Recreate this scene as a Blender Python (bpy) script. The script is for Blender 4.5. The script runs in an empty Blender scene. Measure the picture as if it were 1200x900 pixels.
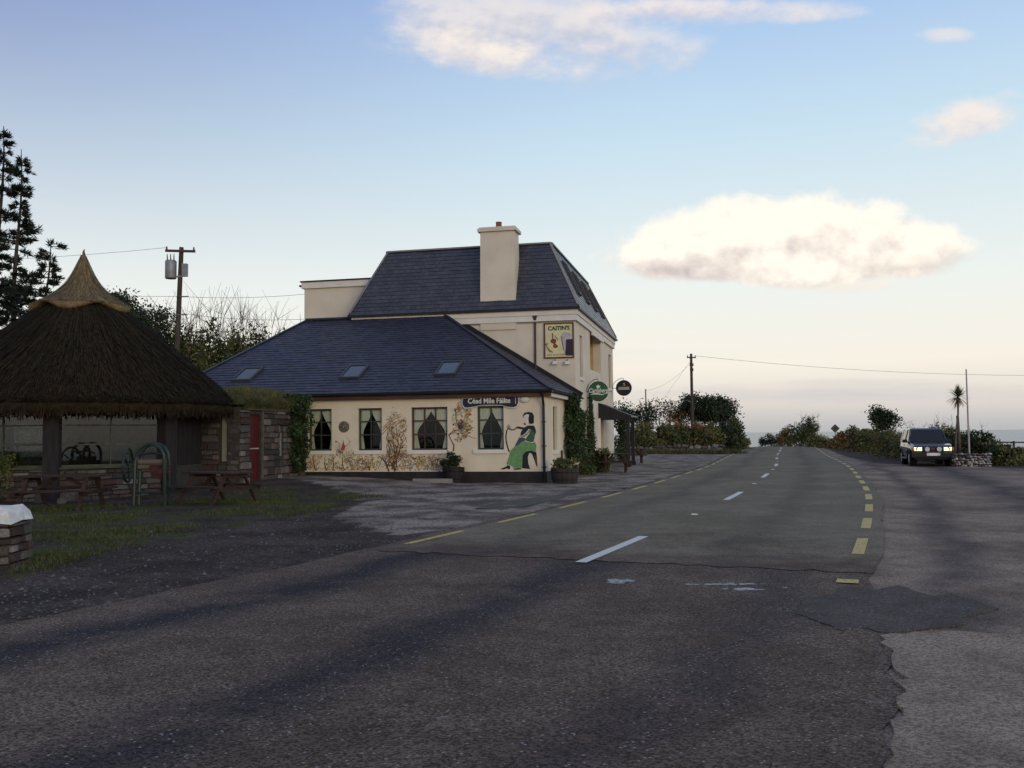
import bpy, bmesh, math, random
import numpy as np
from mathutils import Vector, Matrix
SC = bpy.context.scene
COL = SC.collection
# ------------------------------------------------------------------ camera
F, CX, CY = 1080., 600., 450.          # focal length and centre in photo pixels
PITCH, ROLL, EYE = math.atan(58.8/F), math.radians(.6), np.array([0., 0., 1.6])
cam = bpy.data.cameras.new('camera'); cam.lens = 36*F/1200; cam.sensor_width = 36
cam.clip_start = .05; cam.clip_end = 60000
co = bpy.data.objects.new('camera', cam); COL.objects.link(co)
co.matrix_world = Matrix.Translation(EYE) @ Matrix.Rotation(math.pi/2+PITCH, 4, 'X') @ Matrix.Rotation(-ROLL, 4, 'Z')
SC.camera = co
# ------------------------------------------------------------------ sky
SUN_EL, SUN_AZ = math.radians(7), math.radians(152)      # azimuth clockwise from +Y: low behind the camera, to its right
wd = bpy.data.worlds.new('World'); SC.world = wd; wd.use_nodes = True
NT = wd.node_tree
for n in list(NT.nodes): NT.nodes.remove(n)
def wn(t, **k):
    n = NT.nodes.new(t)
    for a, b in k.items(): setattr(n, a, b)
    return n
def wl(a, b): NT.links.new(a, b)
def wmath(op, a, b=None, c=None, clamp=False):
    n = wn('ShaderNodeMath', operation=op, use_clamp=clamp)
    for i, v in enumerate((a, b, c)):
        if v is None: continue
        if isinstance(v, (int, float)): n.inputs[i].default_value = v
        else: wl(v, n.inputs[i])
    return n.outputs[0]
def wmix(fac, a, b, blend='MIX'):
    n = wn('ShaderNodeMix', data_type='RGBA', blend_type=blend)
    for i, v in ((0, fac), (6, a), (7, b)):
        if isinstance(v, (int, float)): n.inputs[i].default_value = v
        elif isinstance(v, tuple): n.inputs[i].default_value = (*v, 1)
        else: wl(v, n.inputs[i])
    return n.outputs[2]
def wrange(v, a, b, c=0., d=1., smooth=True):
    n = wn('ShaderNodeMapRange', interpolation_type='SMOOTHSTEP' if smooth else 'LINEAR')
    wl(v, n.inputs[0])
    for i, q in enumerate((a, b, c, d)): n.inputs[i+1].default_value = q
    return n.outputs[0]
tc = wn('ShaderNodeTexCoord'); sx = wn('ShaderNodeSeparateXYZ'); wl(tc.outputs['Generated'], sx.inputs[0])
dx, dy, dz = sx.outputs
sky = wn('ShaderNodeTexSky', sky_type='NISHITA', sun_disc=False)
sky.sun_elevation = SUN_EL; sky.sun_rotation = SUN_AZ; sky.air_density = 1.0; sky.dust_density = 1.5; sky.ozone_density = 2.
ramp = wn('ShaderNodeValToRGB'); wl(wmath('MULTIPLY_ADD', dz, .8, .2), ramp.inputs[0])
STOPS = [(-.25, (.30, .31, .34)), (-.01, (.46, .47, .50)), (.008, (.58, .57, .57)), (.03, (.80, .74, .68)), (.07, (1.0, .93, .82)), (.15, (.92, .955, .91)),
         (.30, (.63, .81, .93)), (.43, (.41, .595, .90)), (.7, (.38, .50, .74)), (1., (.34, .44, .66))]
el = ramp.color_ramp.elements
while len(el) < len(STOPS): el.new(.5)
for e, (p, c) in zip(el, STOPS): e.position = p*.8+.2; e.color = (*c, 1)
side = wmath('MULTIPLY', wrange(dx, .2, -.72), wrange(dz, .08, .45))
grad = wmix(side, ramp.outputs[0], wmix(1., ramp.outputs[0], (.58, .50, .62), 'MULTIPLY'))
skc = wn('ShaderNodeVectorMath', operation='SCALE'); wl(sky.outputs[0], skc.inputs[0]); skc.inputs[3].default_value = .1
base = wmix(.93, skc.outputs[0], grad)
ysafe = wmath('MAXIMUM', dy, .03); front = wrange(dy, .03, .2)
tx = wmath('DIVIDE', dx, ysafe); tz = wmath('DIVIDE', dz, ysafe)
def noise(scx, scz, off, detail=6, rough=.58, dxo=0., dzo=0.):
    cv = wn('ShaderNodeCombineXYZ')
    wl(wmath('MULTIPLY_ADD', tx, scx, off+dxo*scx), cv.inputs[0]); wl(wmath('MULTIPLY_ADD', tz, scz, off*.7+dzo*scz), cv.inputs[1])
    n = wn('ShaderNodeTexNoise', noise_dimensions='2D'); wl(cv.outputs[0], n.inputs['Vector']); n.inputs['Scale'].default_value = 1
    n.inputs['Detail'].default_value = detail; n.inputs['Roughness'].default_value = rough
    return n.outputs['Fac']
def noise_pair(sc, stretch, off, ddx=-.004, ddz=.012): return noise(sc, sc*stretch, off), noise(sc, sc*stretch, off, dxo=ddx, dzo=ddz)
def cloud(prev, px, py, rx, up, dn, amp, ns, lo, hi, op, bright, dark, tilt=0., relief=2.6):
    """one cloud round a direction of the sky; px, py and radii in photo pixels turned into directions"""
    cx = (px-CX)/F; cz = (508.8-.0105*(px-600)-py)/F; n1, n2 = ns
    ddx = wmath('SUBTRACT', tx, cx)
    ddz = wmath('SUBTRACT', wmath('SUBTRACT', tz, cz), wmath('MULTIPLY', ddx, tilt))
    nx = wmath('DIVIDE', ddx, rx/F)
    nz = wmath('MAXIMUM', wmath('DIVIDE', ddz, up/F), wmath('DIVIDE', ddz, -dn/F))
    r2 = wmath('ADD', wmath('MULTIPLY', nx, nx), wmath('MULTIPLY', nz, nz))
    f = wmath('ADD', wmath('SUBTRACT', 1., r2), wmath('MULTIPLY', wmath('SUBTRACT', n1, .5), amp))
    den = wmath('MULTIPLY', wmath('MULTIPLY', wrange(f, lo, hi), op), front)
    sh = wmath('ADD', wmath('MULTIPLY', wmath('SUBTRACT', n1, n2), relief), wmath('MULTIPLY_ADD', wmath('DIVIDE', ddz, (up+dn)*.5/F), .55, .73))
    colr = wmix(wmath('ADD', sh, 0., clamp=True), dark, bright)
    return wmix(den, prev, colr)
NA, NB, NC = noise_pair(13., 1.7, 3.1), noise_pair(5., 9., 21.), noise_pair(9.5, 1.25, 34., -.006, .016)
B = base
B = cloud(B, 630, 20, 205, 64, 70, 1.7, NA, -.15, 1.15, .85, (.86, .80, .78), (.60, .60, .68), tilt=-.1)
B = cloud(B, 570, 48, 120, 24, 36, 1.5, NA, -.1, .9, .85, (1., .90, .80), (.70, .68, .73), tilt=-.16)
B = cloud(B, 850, 2, 190, 22, 22, 1.5, NA, .1, 1.1, .8, (.95, .84, .78), (.68, .66, .72))
B = cloud(B, 1125, 32, 44, 14, 12, 1.8, NA, .1, 1.2, .6, (.9, .82, .78), (.7, .68, .74))
B = cloud(B, 1140, 138, 100, 32, 26, 2.2, NA, .0, 1.1, .8, (.98, .86, .78), (.72, .70, .75), tilt=.25)
B = cloud(B, 985, 333, 90, 13, 13, 1.0, NA, .0, 1.2, .6, (1., .88, .74), (.85, .8, .76))
B = cloud(B, 450, 420, 700, 16, 16, 2.0, NB, .2, 1.5, .3, (.9, .80, .76), (.62, .62, .68))
B = cloud(B, 1010, 462, 330, 20, 14, 1.9, NB, .1, 1.1, .6, (.64, .60, .63), (.54, .54, .60))
B = cloud(B, 925, 306, 240, 92, 32, 1.35, NC, .10, .50, 1., (1.10, 1.02, .89), (.62, .54, .53), relief=2.9)
bg = wn('ShaderNodeBackground'); wo = wn('ShaderNodeOutputWorld')
sc10 = wn('ShaderNodeVectorMath', operation='SCALE'); wl(B, sc10.inputs[0]); sc10.inputs[3].default_value = 10.
wl(sc10.outputs[0], bg.inputs[0]); bg.inputs[1].default_value = .1; wl(bg.outputs[0], wo.inputs[0])
# ------------------------------------------------------------------ sun, exposure
sl = bpy.data.lights.new('sun', 'SUN'); sl.energy = 1.25; sl.angle = math.radians(28); sl.color = (1., .80, .52)
so = bpy.data.objects.new('sun', sl); COL.objects.link(so)
sd = Vector((math.sin(SUN_AZ)*math.cos(SUN_EL), math.cos(SUN_AZ)*math.cos(SUN_EL), math.sin(SUN_EL)))
so.rotation_euler = sd.to_track_quat('Z', 'Y').to_euler(); so.location = (30, 10, 30)
SC.view_settings.view_transform = 'Standard'; SC.view_settings.look = 'None'
SC.cycles.max_bounces = 6; SC.cycles.diffuse_bounces = 3; SC.cycles.caustics_reflective = False; SC.cycles.caustics_refractive = False
SC.view_settings.exposure = 0; SC.view_settings.gamma = 1; SC.view_settings.use_curve_mapping = False

# ================================================================== helpers
rnd = random.Random(5); RG = np.random.default_rng(7)
def ray(px, py):
    a = (px-CX)/F; b = -(py-CY)/F; r = -ROLL
    x = a*math.cos(r)-b*math.sin(r); y = a*math.sin(r)+b*math.cos(r)
    cp, sp = math.cos(PITCH), math.sin(PITCH)
    return np.array([x, cp-y*sp, sp+y*cp])
def onz(px, py, z=0.): d = ray(px, py); return EYE+d*((z-1.6)/d[2])
def at(px, py, Y): d = ray(px, py); return EYE+d*(Y/d[1])
PA = math.radians(-12.8); C0 = onz(640, 565)
PEX = np.array([math.cos(PA), math.sin(PA), 0]); PEY = np.array([-math.sin(PA), math.cos(PA), 0])
def PW(x, y, z): return tuple(C0+PEX*x+PEY*y+np.array([0, 0, z]))      # pub frame -> world
def fac(px, py, y=0.):
    d = ray(px, py); t = (y-(EYE-C0)@PEY)/(d@PEY); p = EYE+d*t-C0
    return float(p@PEX), float(p[2])
def S(t): t = min(1., max(0., t)); return t*t*(3-2*t)

# ------------------------------------------------------------------ materials
MC = {}
def newmat(name):
    m = bpy.data.materials.new(name); m.use_nodes = True
    nt = m.node_tree; return m, nt, nt.nodes['Principled BSDF']
def N(nt, t, **k):
    n = nt.nodes.new(t)
    for a, b in k.items(): setattr(n, a, b)
    return n
def nnoise(nt, vec, scale, detail=5, rough=.55):
    n = N(nt, 'ShaderNodeTexNoise'); nt.links.new(vec, n.inputs['Vector']); n.inputs['Scale'].default_value = scale
    n.inputs['Detail'].default_value = detail; n.inputs['Roughness'].default_value = rough; return n.outputs['Fac']
def nmap(nt, v, a, b, c=0., d=1.):
    n = N(nt, 'ShaderNodeMapRange', interpolation_type='SMOOTHSTEP'); nt.links.new(v, n.inputs[0])
    for i, q in enumerate((a, b, c, d)): n.inputs[i+1].default_value = q
    return n.outputs[0]
def nmix(nt, f, a, b, blend='MIX'):
    n = N(nt, 'ShaderNodeMix', data_type='RGBA', blend_type=blend)
    for i, v in ((0, f), (6, a), (7, b)):
        if isinstance(v, (int, float)): n.inputs[i].default_value = v
        elif isinstance(v, tuple): n.inputs[i].default_value = (*v, 1)
        else: nt.links.new(v, n.inputs[i])
    return n.outputs[2]
def nmath(nt, op, a, b=None):
    n = N(nt, 'ShaderNodeMath', operation=op)
    for i, v in enumerate((a, b)):
        if v is None: continue
        if isinstance(v, (int, float)): n.inputs[i].default_value = v
        else: nt.links.new(v, n.inputs[i])
    return n.outputs[0]
def nbump(nt, bs, h, st, dist=.02):
    b = N(nt, 'ShaderNodeBump'); b.inputs['Strength'].default_value = st; b.inputs['Distance'].default_value = dist
    nt.links.new(h, b.inputs['Height']); nt.links.new(b.outputs[0], bs.inputs['Normal'])
def mat(name, col, rough=.8, var=.2, scale=3., bump=.15, bscale=30., spec=.3, metal=0., rndv=0., stretch=None, col2=None):
    if name in MC: return MC[name]
    m, nt, bs = newmat(name)
    g = N(nt, 'ShaderNodeTexCoord').outputs['Object']
    if stretch:
        mp = N(nt, 'ShaderNodeMapping'); nt.links.new(g, mp.inputs[0]); mp.inputs['Scale'].default_value = stretch; g = mp.outputs[0]
    f = nnoise(nt, g, scale)
    lo = tuple(c*(1-var) for c in col); hi = col2 or tuple(min(1, c*(1+var)) for c in col)
    c = nmix(nt, nmap(nt, f, .3, .7), lo, hi)
    if rndv:
        oi = N(nt, 'ShaderNodeObjectInfo'); v = nmap(nt, oi.outputs['Random'], 0, 1, 1-rndv, 1+rndv)
        cc = N(nt, 'ShaderNodeVectorMath', operation='SCALE'); nt.links.new(c, cc.inputs[0]); nt.links.new(v, cc.inputs[3]); c = cc.outputs[0]
    nt.links.new(c, bs.inputs['Base Color']); bs.inputs['Roughness'].default_value = rough
    bs.inputs['Specular IOR Level'].default_value = spec; bs.inputs['Metallic'].default_value = metal
    if bump: nbump(nt, bs, nnoise(nt, g, bscale), bump)
    MC[name] = m; return m
def leafmat(name, col, rough=.6):
    if name in MC: return MC[name]
    m, nt, bs = newmat(name)
    f = nnoise(nt, N(nt, 'ShaderNodeNewGeometry').outputs['Position'], 1.7, 3)
    c = nmix(nt, nmap(nt, f, .3, .7), tuple(x*.6 for x in col), tuple(x*1.35 for x in col))
    nt.links.new(c, bs.inputs['Base Color']); bs.inputs['Roughness'].default_value = rough; bs.inputs['Specular IOR Level'].default_value = .25
    MC[name] = m; return m
def glassmat(name, tint=(.8, .85, .85), refl=.06, rough=.02, ior=1.36):
    if name in MC: return MC[name]
    m, nt, bs = newmat(name); nt.nodes.remove(bs)
    tr = N(nt, 'ShaderNodeBsdfTransparent'); tr.inputs[0].default_value = (*tint, 1)
    gl = N(nt, 'ShaderNodeBsdfGlossy'); gl.inputs['Roughness'].default_value = rough
    fr = N(nt, 'ShaderNodeFresnel'); fr.inputs[0].default_value = ior
    mx = N(nt, 'ShaderNodeMixShader'); nt.links.new(nmath(nt, 'ADD', fr.outputs[0], refl), mx.inputs[0])
    nt.links.new(tr.outputs[0], mx.inputs[1]); nt.links.new(gl.outputs[0], mx.inputs[2])
    nt.links.new(mx.outputs[0], nt.nodes['Material Output'].inputs[0]); MC[name] = m; return m
def asphalt(name, c1, c2, chip=.5, speck=.025, tracks=(), rough=.85, worn=None):
    """chip-sealed asphalt: stones as cells, light specks, worn darker tyre tracks given as (offset, width, strength) across the road"""
    m, nt, bs = newmat(name)
    pos = N(nt, 'ShaderNodeNewGeometry').outputs['Position']
    big = nnoise(nt, pos, .45, 4, .6); mid = nnoise(nt, pos, 2.6, 4, .6)
    f = nmath(nt, 'ADD', nmath(nt, 'MULTIPLY', big, .65), nmath(nt, 'MULTIPLY', mid, .35))
    c = nmix(nt, nmap(nt, f, .36, .64), c1, c2)
    uv = N(nt, 'ShaderNodeUVMap'); uv.uv_map = 'UVMap'; su = N(nt, 'ShaderNodeSeparateXYZ'); nt.links.new(uv.outputs[0], su.inputs[0])
    if worn:      # towards its near end the newer dressing has worn through to the old surface
        wv = nmath(nt, 'ADD', su.outputs[0], nmath(nt, 'MULTIPLY', nmath(nt, 'SUBTRACT', f, .5), 9.))
        c = nmix(nt, nmap(nt, wv, worn[0]-.6, worn[0]+worn[1]), nmix(nt, nmap(nt, f, .36, .64), worn[2], worn[3]), c)
    wob = nmath(nt, 'MULTIPLY', nmath(nt, 'SUBTRACT', nnoise(nt, pos, .33, 2), .5), 1.5)
    v = nmath(nt, 'ADD', su.outputs[1], wob); tk = None
    for o, w, st in tracks:
        a = nmath(nt, 'ABSOLUTE', nmath(nt, 'SUBTRACT', v, o)); b = nmap(nt, a, 0, w, st, 0)
        tk = b if tk is None else nmath(nt, 'MAXIMUM', tk, b)
    if tk is not None:
        tk = nmath(nt, 'MULTIPLY', tk, nmap(nt, nnoise(nt, pos, .9, 3, .65), .28, .52))
        c = nmix(nt, tk, c, (.017, .019, .027))
    vo = N(nt, 'ShaderNodeTexVoronoi'); nt.links.new(pos, vo.inputs['Vector']); vo.inputs['Scale'].default_value = 75
    sr = N(nt, 'ShaderNodeSeparateXYZ'); nt.links.new(vo.outputs['Color'], sr.inputs[0])
    k = N(nt, 'ShaderNodeVectorMath', operation='SCALE'); nt.links.new(c, k.inputs[0]); nt.links.new(nmap(nt, sr.outputs[0], 0, 1, 1-chip, 1+chip), k.inputs[3])
    c = k.outputs[0]
    vo2 = N(nt, 'ShaderNodeTexVoronoi'); nt.links.new(pos, vo2.inputs['Vector']); vo2.inputs['Scale'].default_value = 48
    s2 = N(nt, 'ShaderNodeSeparateXYZ'); nt.links.new(vo2.outputs['Color'], s2.inputs[0])
    thr = nmath(nt, 'SUBTRACT', 1-speck*.4, nmath(nt, 'MULTIPLY', nmap(nt, mid, .4, .7), speck))
    sp = nmath(nt, 'MULTIPLY', nmath(nt, 'GREATER_THAN', s2.outputs[1], thr), nmath(nt, 'LESS_THAN', vo2.outputs['Distance'], .42))
    c = nmix(nt, sp, c, (.27, .25, .25))
    nt.links.new(c, bs.inputs['Base Color']); bs.inputs['Roughness'].default_value = rough; bs.inputs['Specular IOR Level'].default_value = .1
    nbump(nt, bs, nmath(nt, 'ADD', nmath(nt, 'MULTIPLY', vo.outputs['Distance'], -.9), nmath(nt, 'MULTIPLY', mid, 1.2)), .55, .012)
    return m
def paint(name, col, worn=.45):
    m, nt, bs = newmat(name)
    pos = N(nt, 'ShaderNodeNewGeometry').outputs['Position']
    f = nnoise(nt, pos, 22, 7, .7)
    c = nmix(nt, nmap(nt, f, worn-.1, worn+.07), (.05, .048, .05), col)
    nt.links.new(c, bs.inputs['Base Color']); bs.inputs['Roughness'].default_value = .7
    nbump(nt, bs, f, .3, .01); return m

# ------------------------------------------------------------------ mesh builder
class MB:
    def __init__(s): s.v = []; s.f = []; s.m = []
    def add(s, vs, fs, mi=0):
        o = len(s.v); s.v += [tuple(map(float, v)) for v in vs]
        for f in fs: s.f.append([i+o for i in f]); s.m.append(mi)
        return s
    def box(s, c, sz, rz=0., mi=0, rx=0.):
        h = [q*.5 for q in sz]; M = Matrix.Rotation(rz, 3, 'Z') @ Matrix.Rotation(rx, 3, 'X')
        vs = [Vector(c)+M @ Vector((a*h[0], b*h[1], d*h[2])) for d in (-1, 1) for b in (-1, 1) for a in (-1, 1)]
        return s.add(vs, [(0, 2, 3, 1), (4, 5, 7, 6), (0, 1, 5, 4), (2, 6, 7, 3), (0, 4, 6, 2), (1, 3, 7, 5)], mi)
    def ext(s, x0, x1, y0, y1, z0, z1, mi=0): return s.box(((x0+x1)/2, (y0+y1)/2, (z0+z1)/2), (x1-x0, y1-y0, z1-z0), 0, mi)
    def bar(s, p, q, w, h, mi=0, up=(0, 0, 1)):
        p, q, up = Vector(p), Vector(q), Vector(up); d = (q-p).normalized()
        a = d.cross(up); a = a.normalized() if a.length > 1e-4 else Vector((1, 0, 0)); b = a.cross(d)
        vs = [e+a*(i*w/2)+b*(j*h/2) for e in (p, q) for j in (-1, 1) for i in (-1, 1)]
        return s.add(vs, [(0, 1, 3, 2), (4, 6, 7, 5), (0, 4, 5, 1), (2, 3, 7, 6), (0, 2, 6, 4), (1, 5, 7, 3)], mi)
    def tube(s, pts, r, n=7, mi=0, closed=False):
        P = [Vector(p) for p in pts]; k = len(P); rs = r if isinstance(r, (list, tuple)) else [r]*k
        vs = []; ref = Vector((.13, .31, .94))
        for i in range(k):
            d = (P[(i+1) % k]-P[i-1]) if closed else (P[min(i+1, k-1)]-P[max(i-1, 0)])
            d.normalize(); a = d.cross(ref)
            if a.length < .05: a = d.cross(Vector((1, 0, 0)))
            a.normalize(); b = d.cross(a)
            for j in range(n):
                t = 2*math.pi*j/n; vs.append(P[i]+(a*math.cos(t)+b*math.sin(t))*rs[i])
        fs = []
        for i in range(k if closed else k-1):
            for j in range(n):
                i2 = (i+1) % k; fs.append((i*n+j, i*n+(j+1) % n, i2*n+(j+1) % n, i2*n+j))
        if not closed: fs += [tuple(range(n))[::-1], tuple((k-1)*n+j for j in range(n))]
        return s.add(vs, fs, mi)
    def lathe(s, prof, n=32, c=(0, 0, 0), mi=0, jit=None):
        vs = []
        for i, (r, z) in enumerate(prof):
            for j in range(n):
                t = 2*math.pi*j/n; jr, jz = jit(i, j) if jit else (0, 0)
                vs.append((c[0]+(r+jr)*math.cos(t), c[1]+(r+jr)*math.sin(t), c[2]+z+jz))
        fs = [(i*n+j, i*n+(j+1) % n, (i+1)*n+(j+1) % n, (i+1)*n+j) for i in range(len(prof)-1) for j in range(n)]
        return s.add(vs, fs, mi)
    def cyl(s, p, q, r, n=16, mi=0): return s.tube([p, q], r, n, mi)
    def plate(s, poly, f, d0, d1, mi=0):
        """extrude a 2-D outline: f(u, v, d) -> point"""
        n = len(poly); vs = [f(u, v, d) for d in (d0, d1) for u, v in poly]
        return s.add(vs, [tuple(range(n)), tuple(range(2*n-1, n-1, -1))]+[(i, i+n, (i+1) % n+n, (i+1) % n) for i in range(n)], mi)
    def build(s, name, mats, parent=None, smooth=False, fix=True):
        me = bpy.data.meshes.new(name); me.from_pydata(s.v, [], s.f)
        mats = mats if isinstance(mats, (list, tuple)) else [mats]
        for m in mats: me.materials.append(m)
        if len(mats) > 1: me.polygons.foreach_set('material_index', s.m)
        if fix:
            bm = bmesh.new(); bm.from_mesh(me); bmesh.ops.recalc_face_normals(bm, faces=bm.faces); bm.to_mesh(me); bm.free()
        if smooth: me.polygons.foreach_set('use_smooth', [True]*len(me.polygons))
        return link(name, me, parent)
def link(name, me, parent=None):
    o = bpy.data.objects.new(name, me); COL.objects.link(o)
    if parent: o.parent = parent
    return o
def tag(o, label=None, cat=None, group=None, kind=None):
    for k, v in (('label', label), ('category', cat), ('group', group), ('kind', kind)):
        if v: o[k] = v
    return o
def thing(name, label, cat, loc=(0, 0, 0), rz=0., group=None):
    o = bpy.data.objects.new(name, None); COL.objects.link(o); o.location = loc; o.rotation_euler = (0, 0, rz)
    o.empty_display_size = .2
    return tag(o, label, cat, group)
def kids(o): return [c for c in bpy.data.objects if c.parent == o]
def copy_tree(o, loc, rz, label, parent=None):
    c = o.copy(); COL.objects.link(c)
    if parent: c.parent = parent
    else:
        c.location = loc; c.rotation_euler = (0, 0, rz); c['label'] = label
    for k in kids(o): copy_tree(k, None, None, None, c)
    return c
def np_mesh(name, V, Fq, mi, mats, parent=None, nv=4):
    me = bpy.data.meshes.new(name); nf = len(Fq)
    me.vertices.add(len(V)); me.vertices.foreach_set('co', np.asarray(V, np.float32).ravel())
    me.loops.add(nf*nv); me.loops.foreach_set('vertex_index', np.asarray(Fq, np.int32).ravel())
    me.polygons.add(nf); me.polygons.foreach_set('loop_start', np.arange(0, nf*nv, nv, dtype=np.int32))
    for m in mats: me.materials.append(m)
    me.polygons.foreach_set('material_index', np.asarray(mi, np.int32)); me.update(calc_edges=True); me.validate()
    return link(name, me, parent)
def unit(a): return a/np.maximum(np.linalg.norm(a, axis=1, keepdims=True), 1e-6)
def leaves(P, size, nm, el=1.5, wid=.32, dirs=None, jit=1.):
    n = len(P); a = RG.normal(size=(n, 3))
    a = unit(a) if dirs is None else unit(dirs+a*jit*.5)
    b = unit(np.cross(a, RG.normal(size=(n, 3)))); s = size*RG.uniform(.6, 1.35, (n, 1))
    V = np.stack([P, P+a*s*.45*el+b*s*wid, P+a*s*el, P+a*s*.45*el-b*s*wid], 1).reshape(-1, 3)
    return V, np.arange(4*n).reshape(-1, 4), RG.integers(0, nm, n)
def blades(P, h, w, nm, lean=.35):
    n = len(P); d = RG.normal(size=(n, 3))*lean; d[:, 2] = 1; hh = h*RG.uniform(.5, 1.4, (n, 1))
    a = RG.uniform(0, 6.283, n); b = np.stack([np.cos(a), np.sin(a), 0*a], 1)*w*.5
    V = np.stack([P-b, P+b, P+d*hh], 1).reshape(-1, 3)
    return V, np.arange(3*n).reshape(-1, 3), RG.integers(0, nm, n)

# ================================================================== terrain and roads
CP = [(-34, -30), (-15, -14), (-7, -3.2), (-2.1, 5), (1.30, 12.5), (5.36, 22.6), (8.65, 32), (12.3, 43.2), (17.25, 60.3), (23.4, 80.7), (29, 100), (33, 118), (33, 142), (26, 175), (12, 210)]
RP = []
for i in range(1, len(CP)-2):
    p0, p1, p2, p3 = [np.array(q, float) for q in CP[i-1:i+3]]
    k = max(4, int(np.linalg.norm(p2-p1)/.8))
    for j in range(k):
        t = j/k; RP.append(.5*(2*p1+(p2-p0)*t+(2*p0-5*p1+4*p2-p3)*t*t+(3*p1-p0-3*p2+p3)*t**3))
RP = np.array(RP); RS = np.concatenate([[0], np.cumsum(np.linalg.norm(np.diff(RP, axis=0), axis=1))])
RT = unit(np.gradient(RP, axis=0))
def road(s, off):
    x = np.interp(s, RS, RP[:, 0]); y = np.interp(s, RS, RP[:, 1])
    a = np.interp(s, RS, RT[:, 0]); b = np.interp(s, RS, RT[:, 1]); l = math.hypot(a, b)
    return x+off*b/l, y-off*a/l
def s_y(Y): return float(np.interp(Y, RP[:160, 1], RS[:160])) if Y < RP[159, 1] else float(np.interp(Y, RP[:, 1], RS))
def xc(Y): return float(np.interp(Y, RP[:, 1], RP[:, 0]))
def hz(x, y):
    z = .26*S((-1.2-x)/6)*S((y-24)/4.5)
    c = max(0., y-92); z -= min(.0012*c*c, .09*c)
    xr = x-max(27., xc(min(y, 118))+11)
    if xr > 0: z -= .14*xr
    z += 4*S((y-48)/45)*S((-x-2)/40)
    if y < -60: z -= .05*(-60-y)
    return max(z, -45.)
def sheet(name, s0, s1, o0, o1, lift, m, parent=None, ds=.8, no=6, jag=0.):
    """a strip of paving that follows the road; o0, o1 numbers or functions of arc length"""
    ss = np.arange(s0, s1+1e-6, ds); vs = []; uv = []
    for s in ss:
        a = o0(s) if callable(o0) else o0; b = o1(s) if callable(o1) else o1
        for j in range(no+1):
            o = a+(b-a)*j/no; x, y = road(s+(jag*rnd.uniform(-1, 1) if s == s0 else 0), o); vs.append((x, y, hz(x, y)+lift)); uv.append((s, o))
    fs = [(i*(no+1)+j, i*(no+1)+j+1, (i+1)*(no+1)+j+1, (i+1)*(no+1)+j) for i in range(len(ss)-1) for j in range(no)]
    me = bpy.data.meshes.new(name); me.from_pydata(vs, [], fs); me.materials.append(m)
    ul = me.uv_layers.new(name='UVMap'); li = np.zeros(len(me.loops), np.int32); me.loops.foreach_get('vertex_index', li)
    ul.data.foreach_set('uv', np.array(uv, np.float32)[li].ravel())
    return link(name, me, parent)
# ground sheet
def axis(fine0, fine1, st, lo, hi):
    a = list(np.arange(fine0, fine1, st)); d = st
    while a[-1] < hi: d *= 1.22; a.append(a[-1]+d)
    d = st
    while a[0] > lo: d *= 1.22; a.insert(0, a[0]-d)
    return np.array(a)
GX = axis(-17, 8, .4, -2500, 1500); GY = axis(4, 60, .4, -900, 3000)
nx, ny = len(GX), len(GY)
def pip(x, y, poly):
    r = False; j = len(poly)-1
    for i in range(len(poly)):
        (xi, yi), (xj, yj) = poly[i], poly[j]
        if (yi > y) != (yj > y) and x < (xj-xi)*(y-yi)/(yj-yi)+xi: r = not r
        j = i
    return r
def gpoly(pts): return [tuple(onz(*p)[:2]) for p in pts]
LAWN = gpoly([(-160, 600), (130, 591), (300, 578), (400, 575), (455, 583), (360, 602), (255, 622), (120, 650), (40, 676), (-60, 690), (-160, 690)])
PALE = gpoly([(300, 566), (640, 566), (700, 572), (600, 606), (520, 622), (470, 628), (380, 606), (430, 590), (400, 578)])
YARD = [(-1, 16), (1, 20), (5.5, 33), (9, 43), (14, 58), (21, 80), (9, 76), (5, 50), (2.5, 40), (1, 29)]
gv = []; att = []
for y in GY:
    for x in GX:
        near = -17 < x < 24 and 3 < y < 90
        gv.append((x, y, hz(x, y)-.001+(rnd.uniform(-.012, .012) if near and x < xc(y)-3.6 else 0)))
        g = p = 0.
        if near:
            g = 1. if pip(x, y, LAWN) else 0.; p = 1. if pip(x, y, PALE) or pip(x, y, YARD) else 0.
        elif (y > 40 or x < -17 or x > 40): g = .8
        att.append((g, p, 0, 1))
me = bpy.data.meshes.new('ground')
me.from_pydata(gv, [], [(j*nx+i, j*nx+i+1, (j+1)*nx+i+1, (j+1)*nx+i) for j in range(ny-1) for i in range(nx-1)])
ca = me.color_attributes.new('cover', 'FLOAT_COLOR', 'POINT'); ca.data.foreach_set('color', np.array(att, np.float32).ravel())
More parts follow.
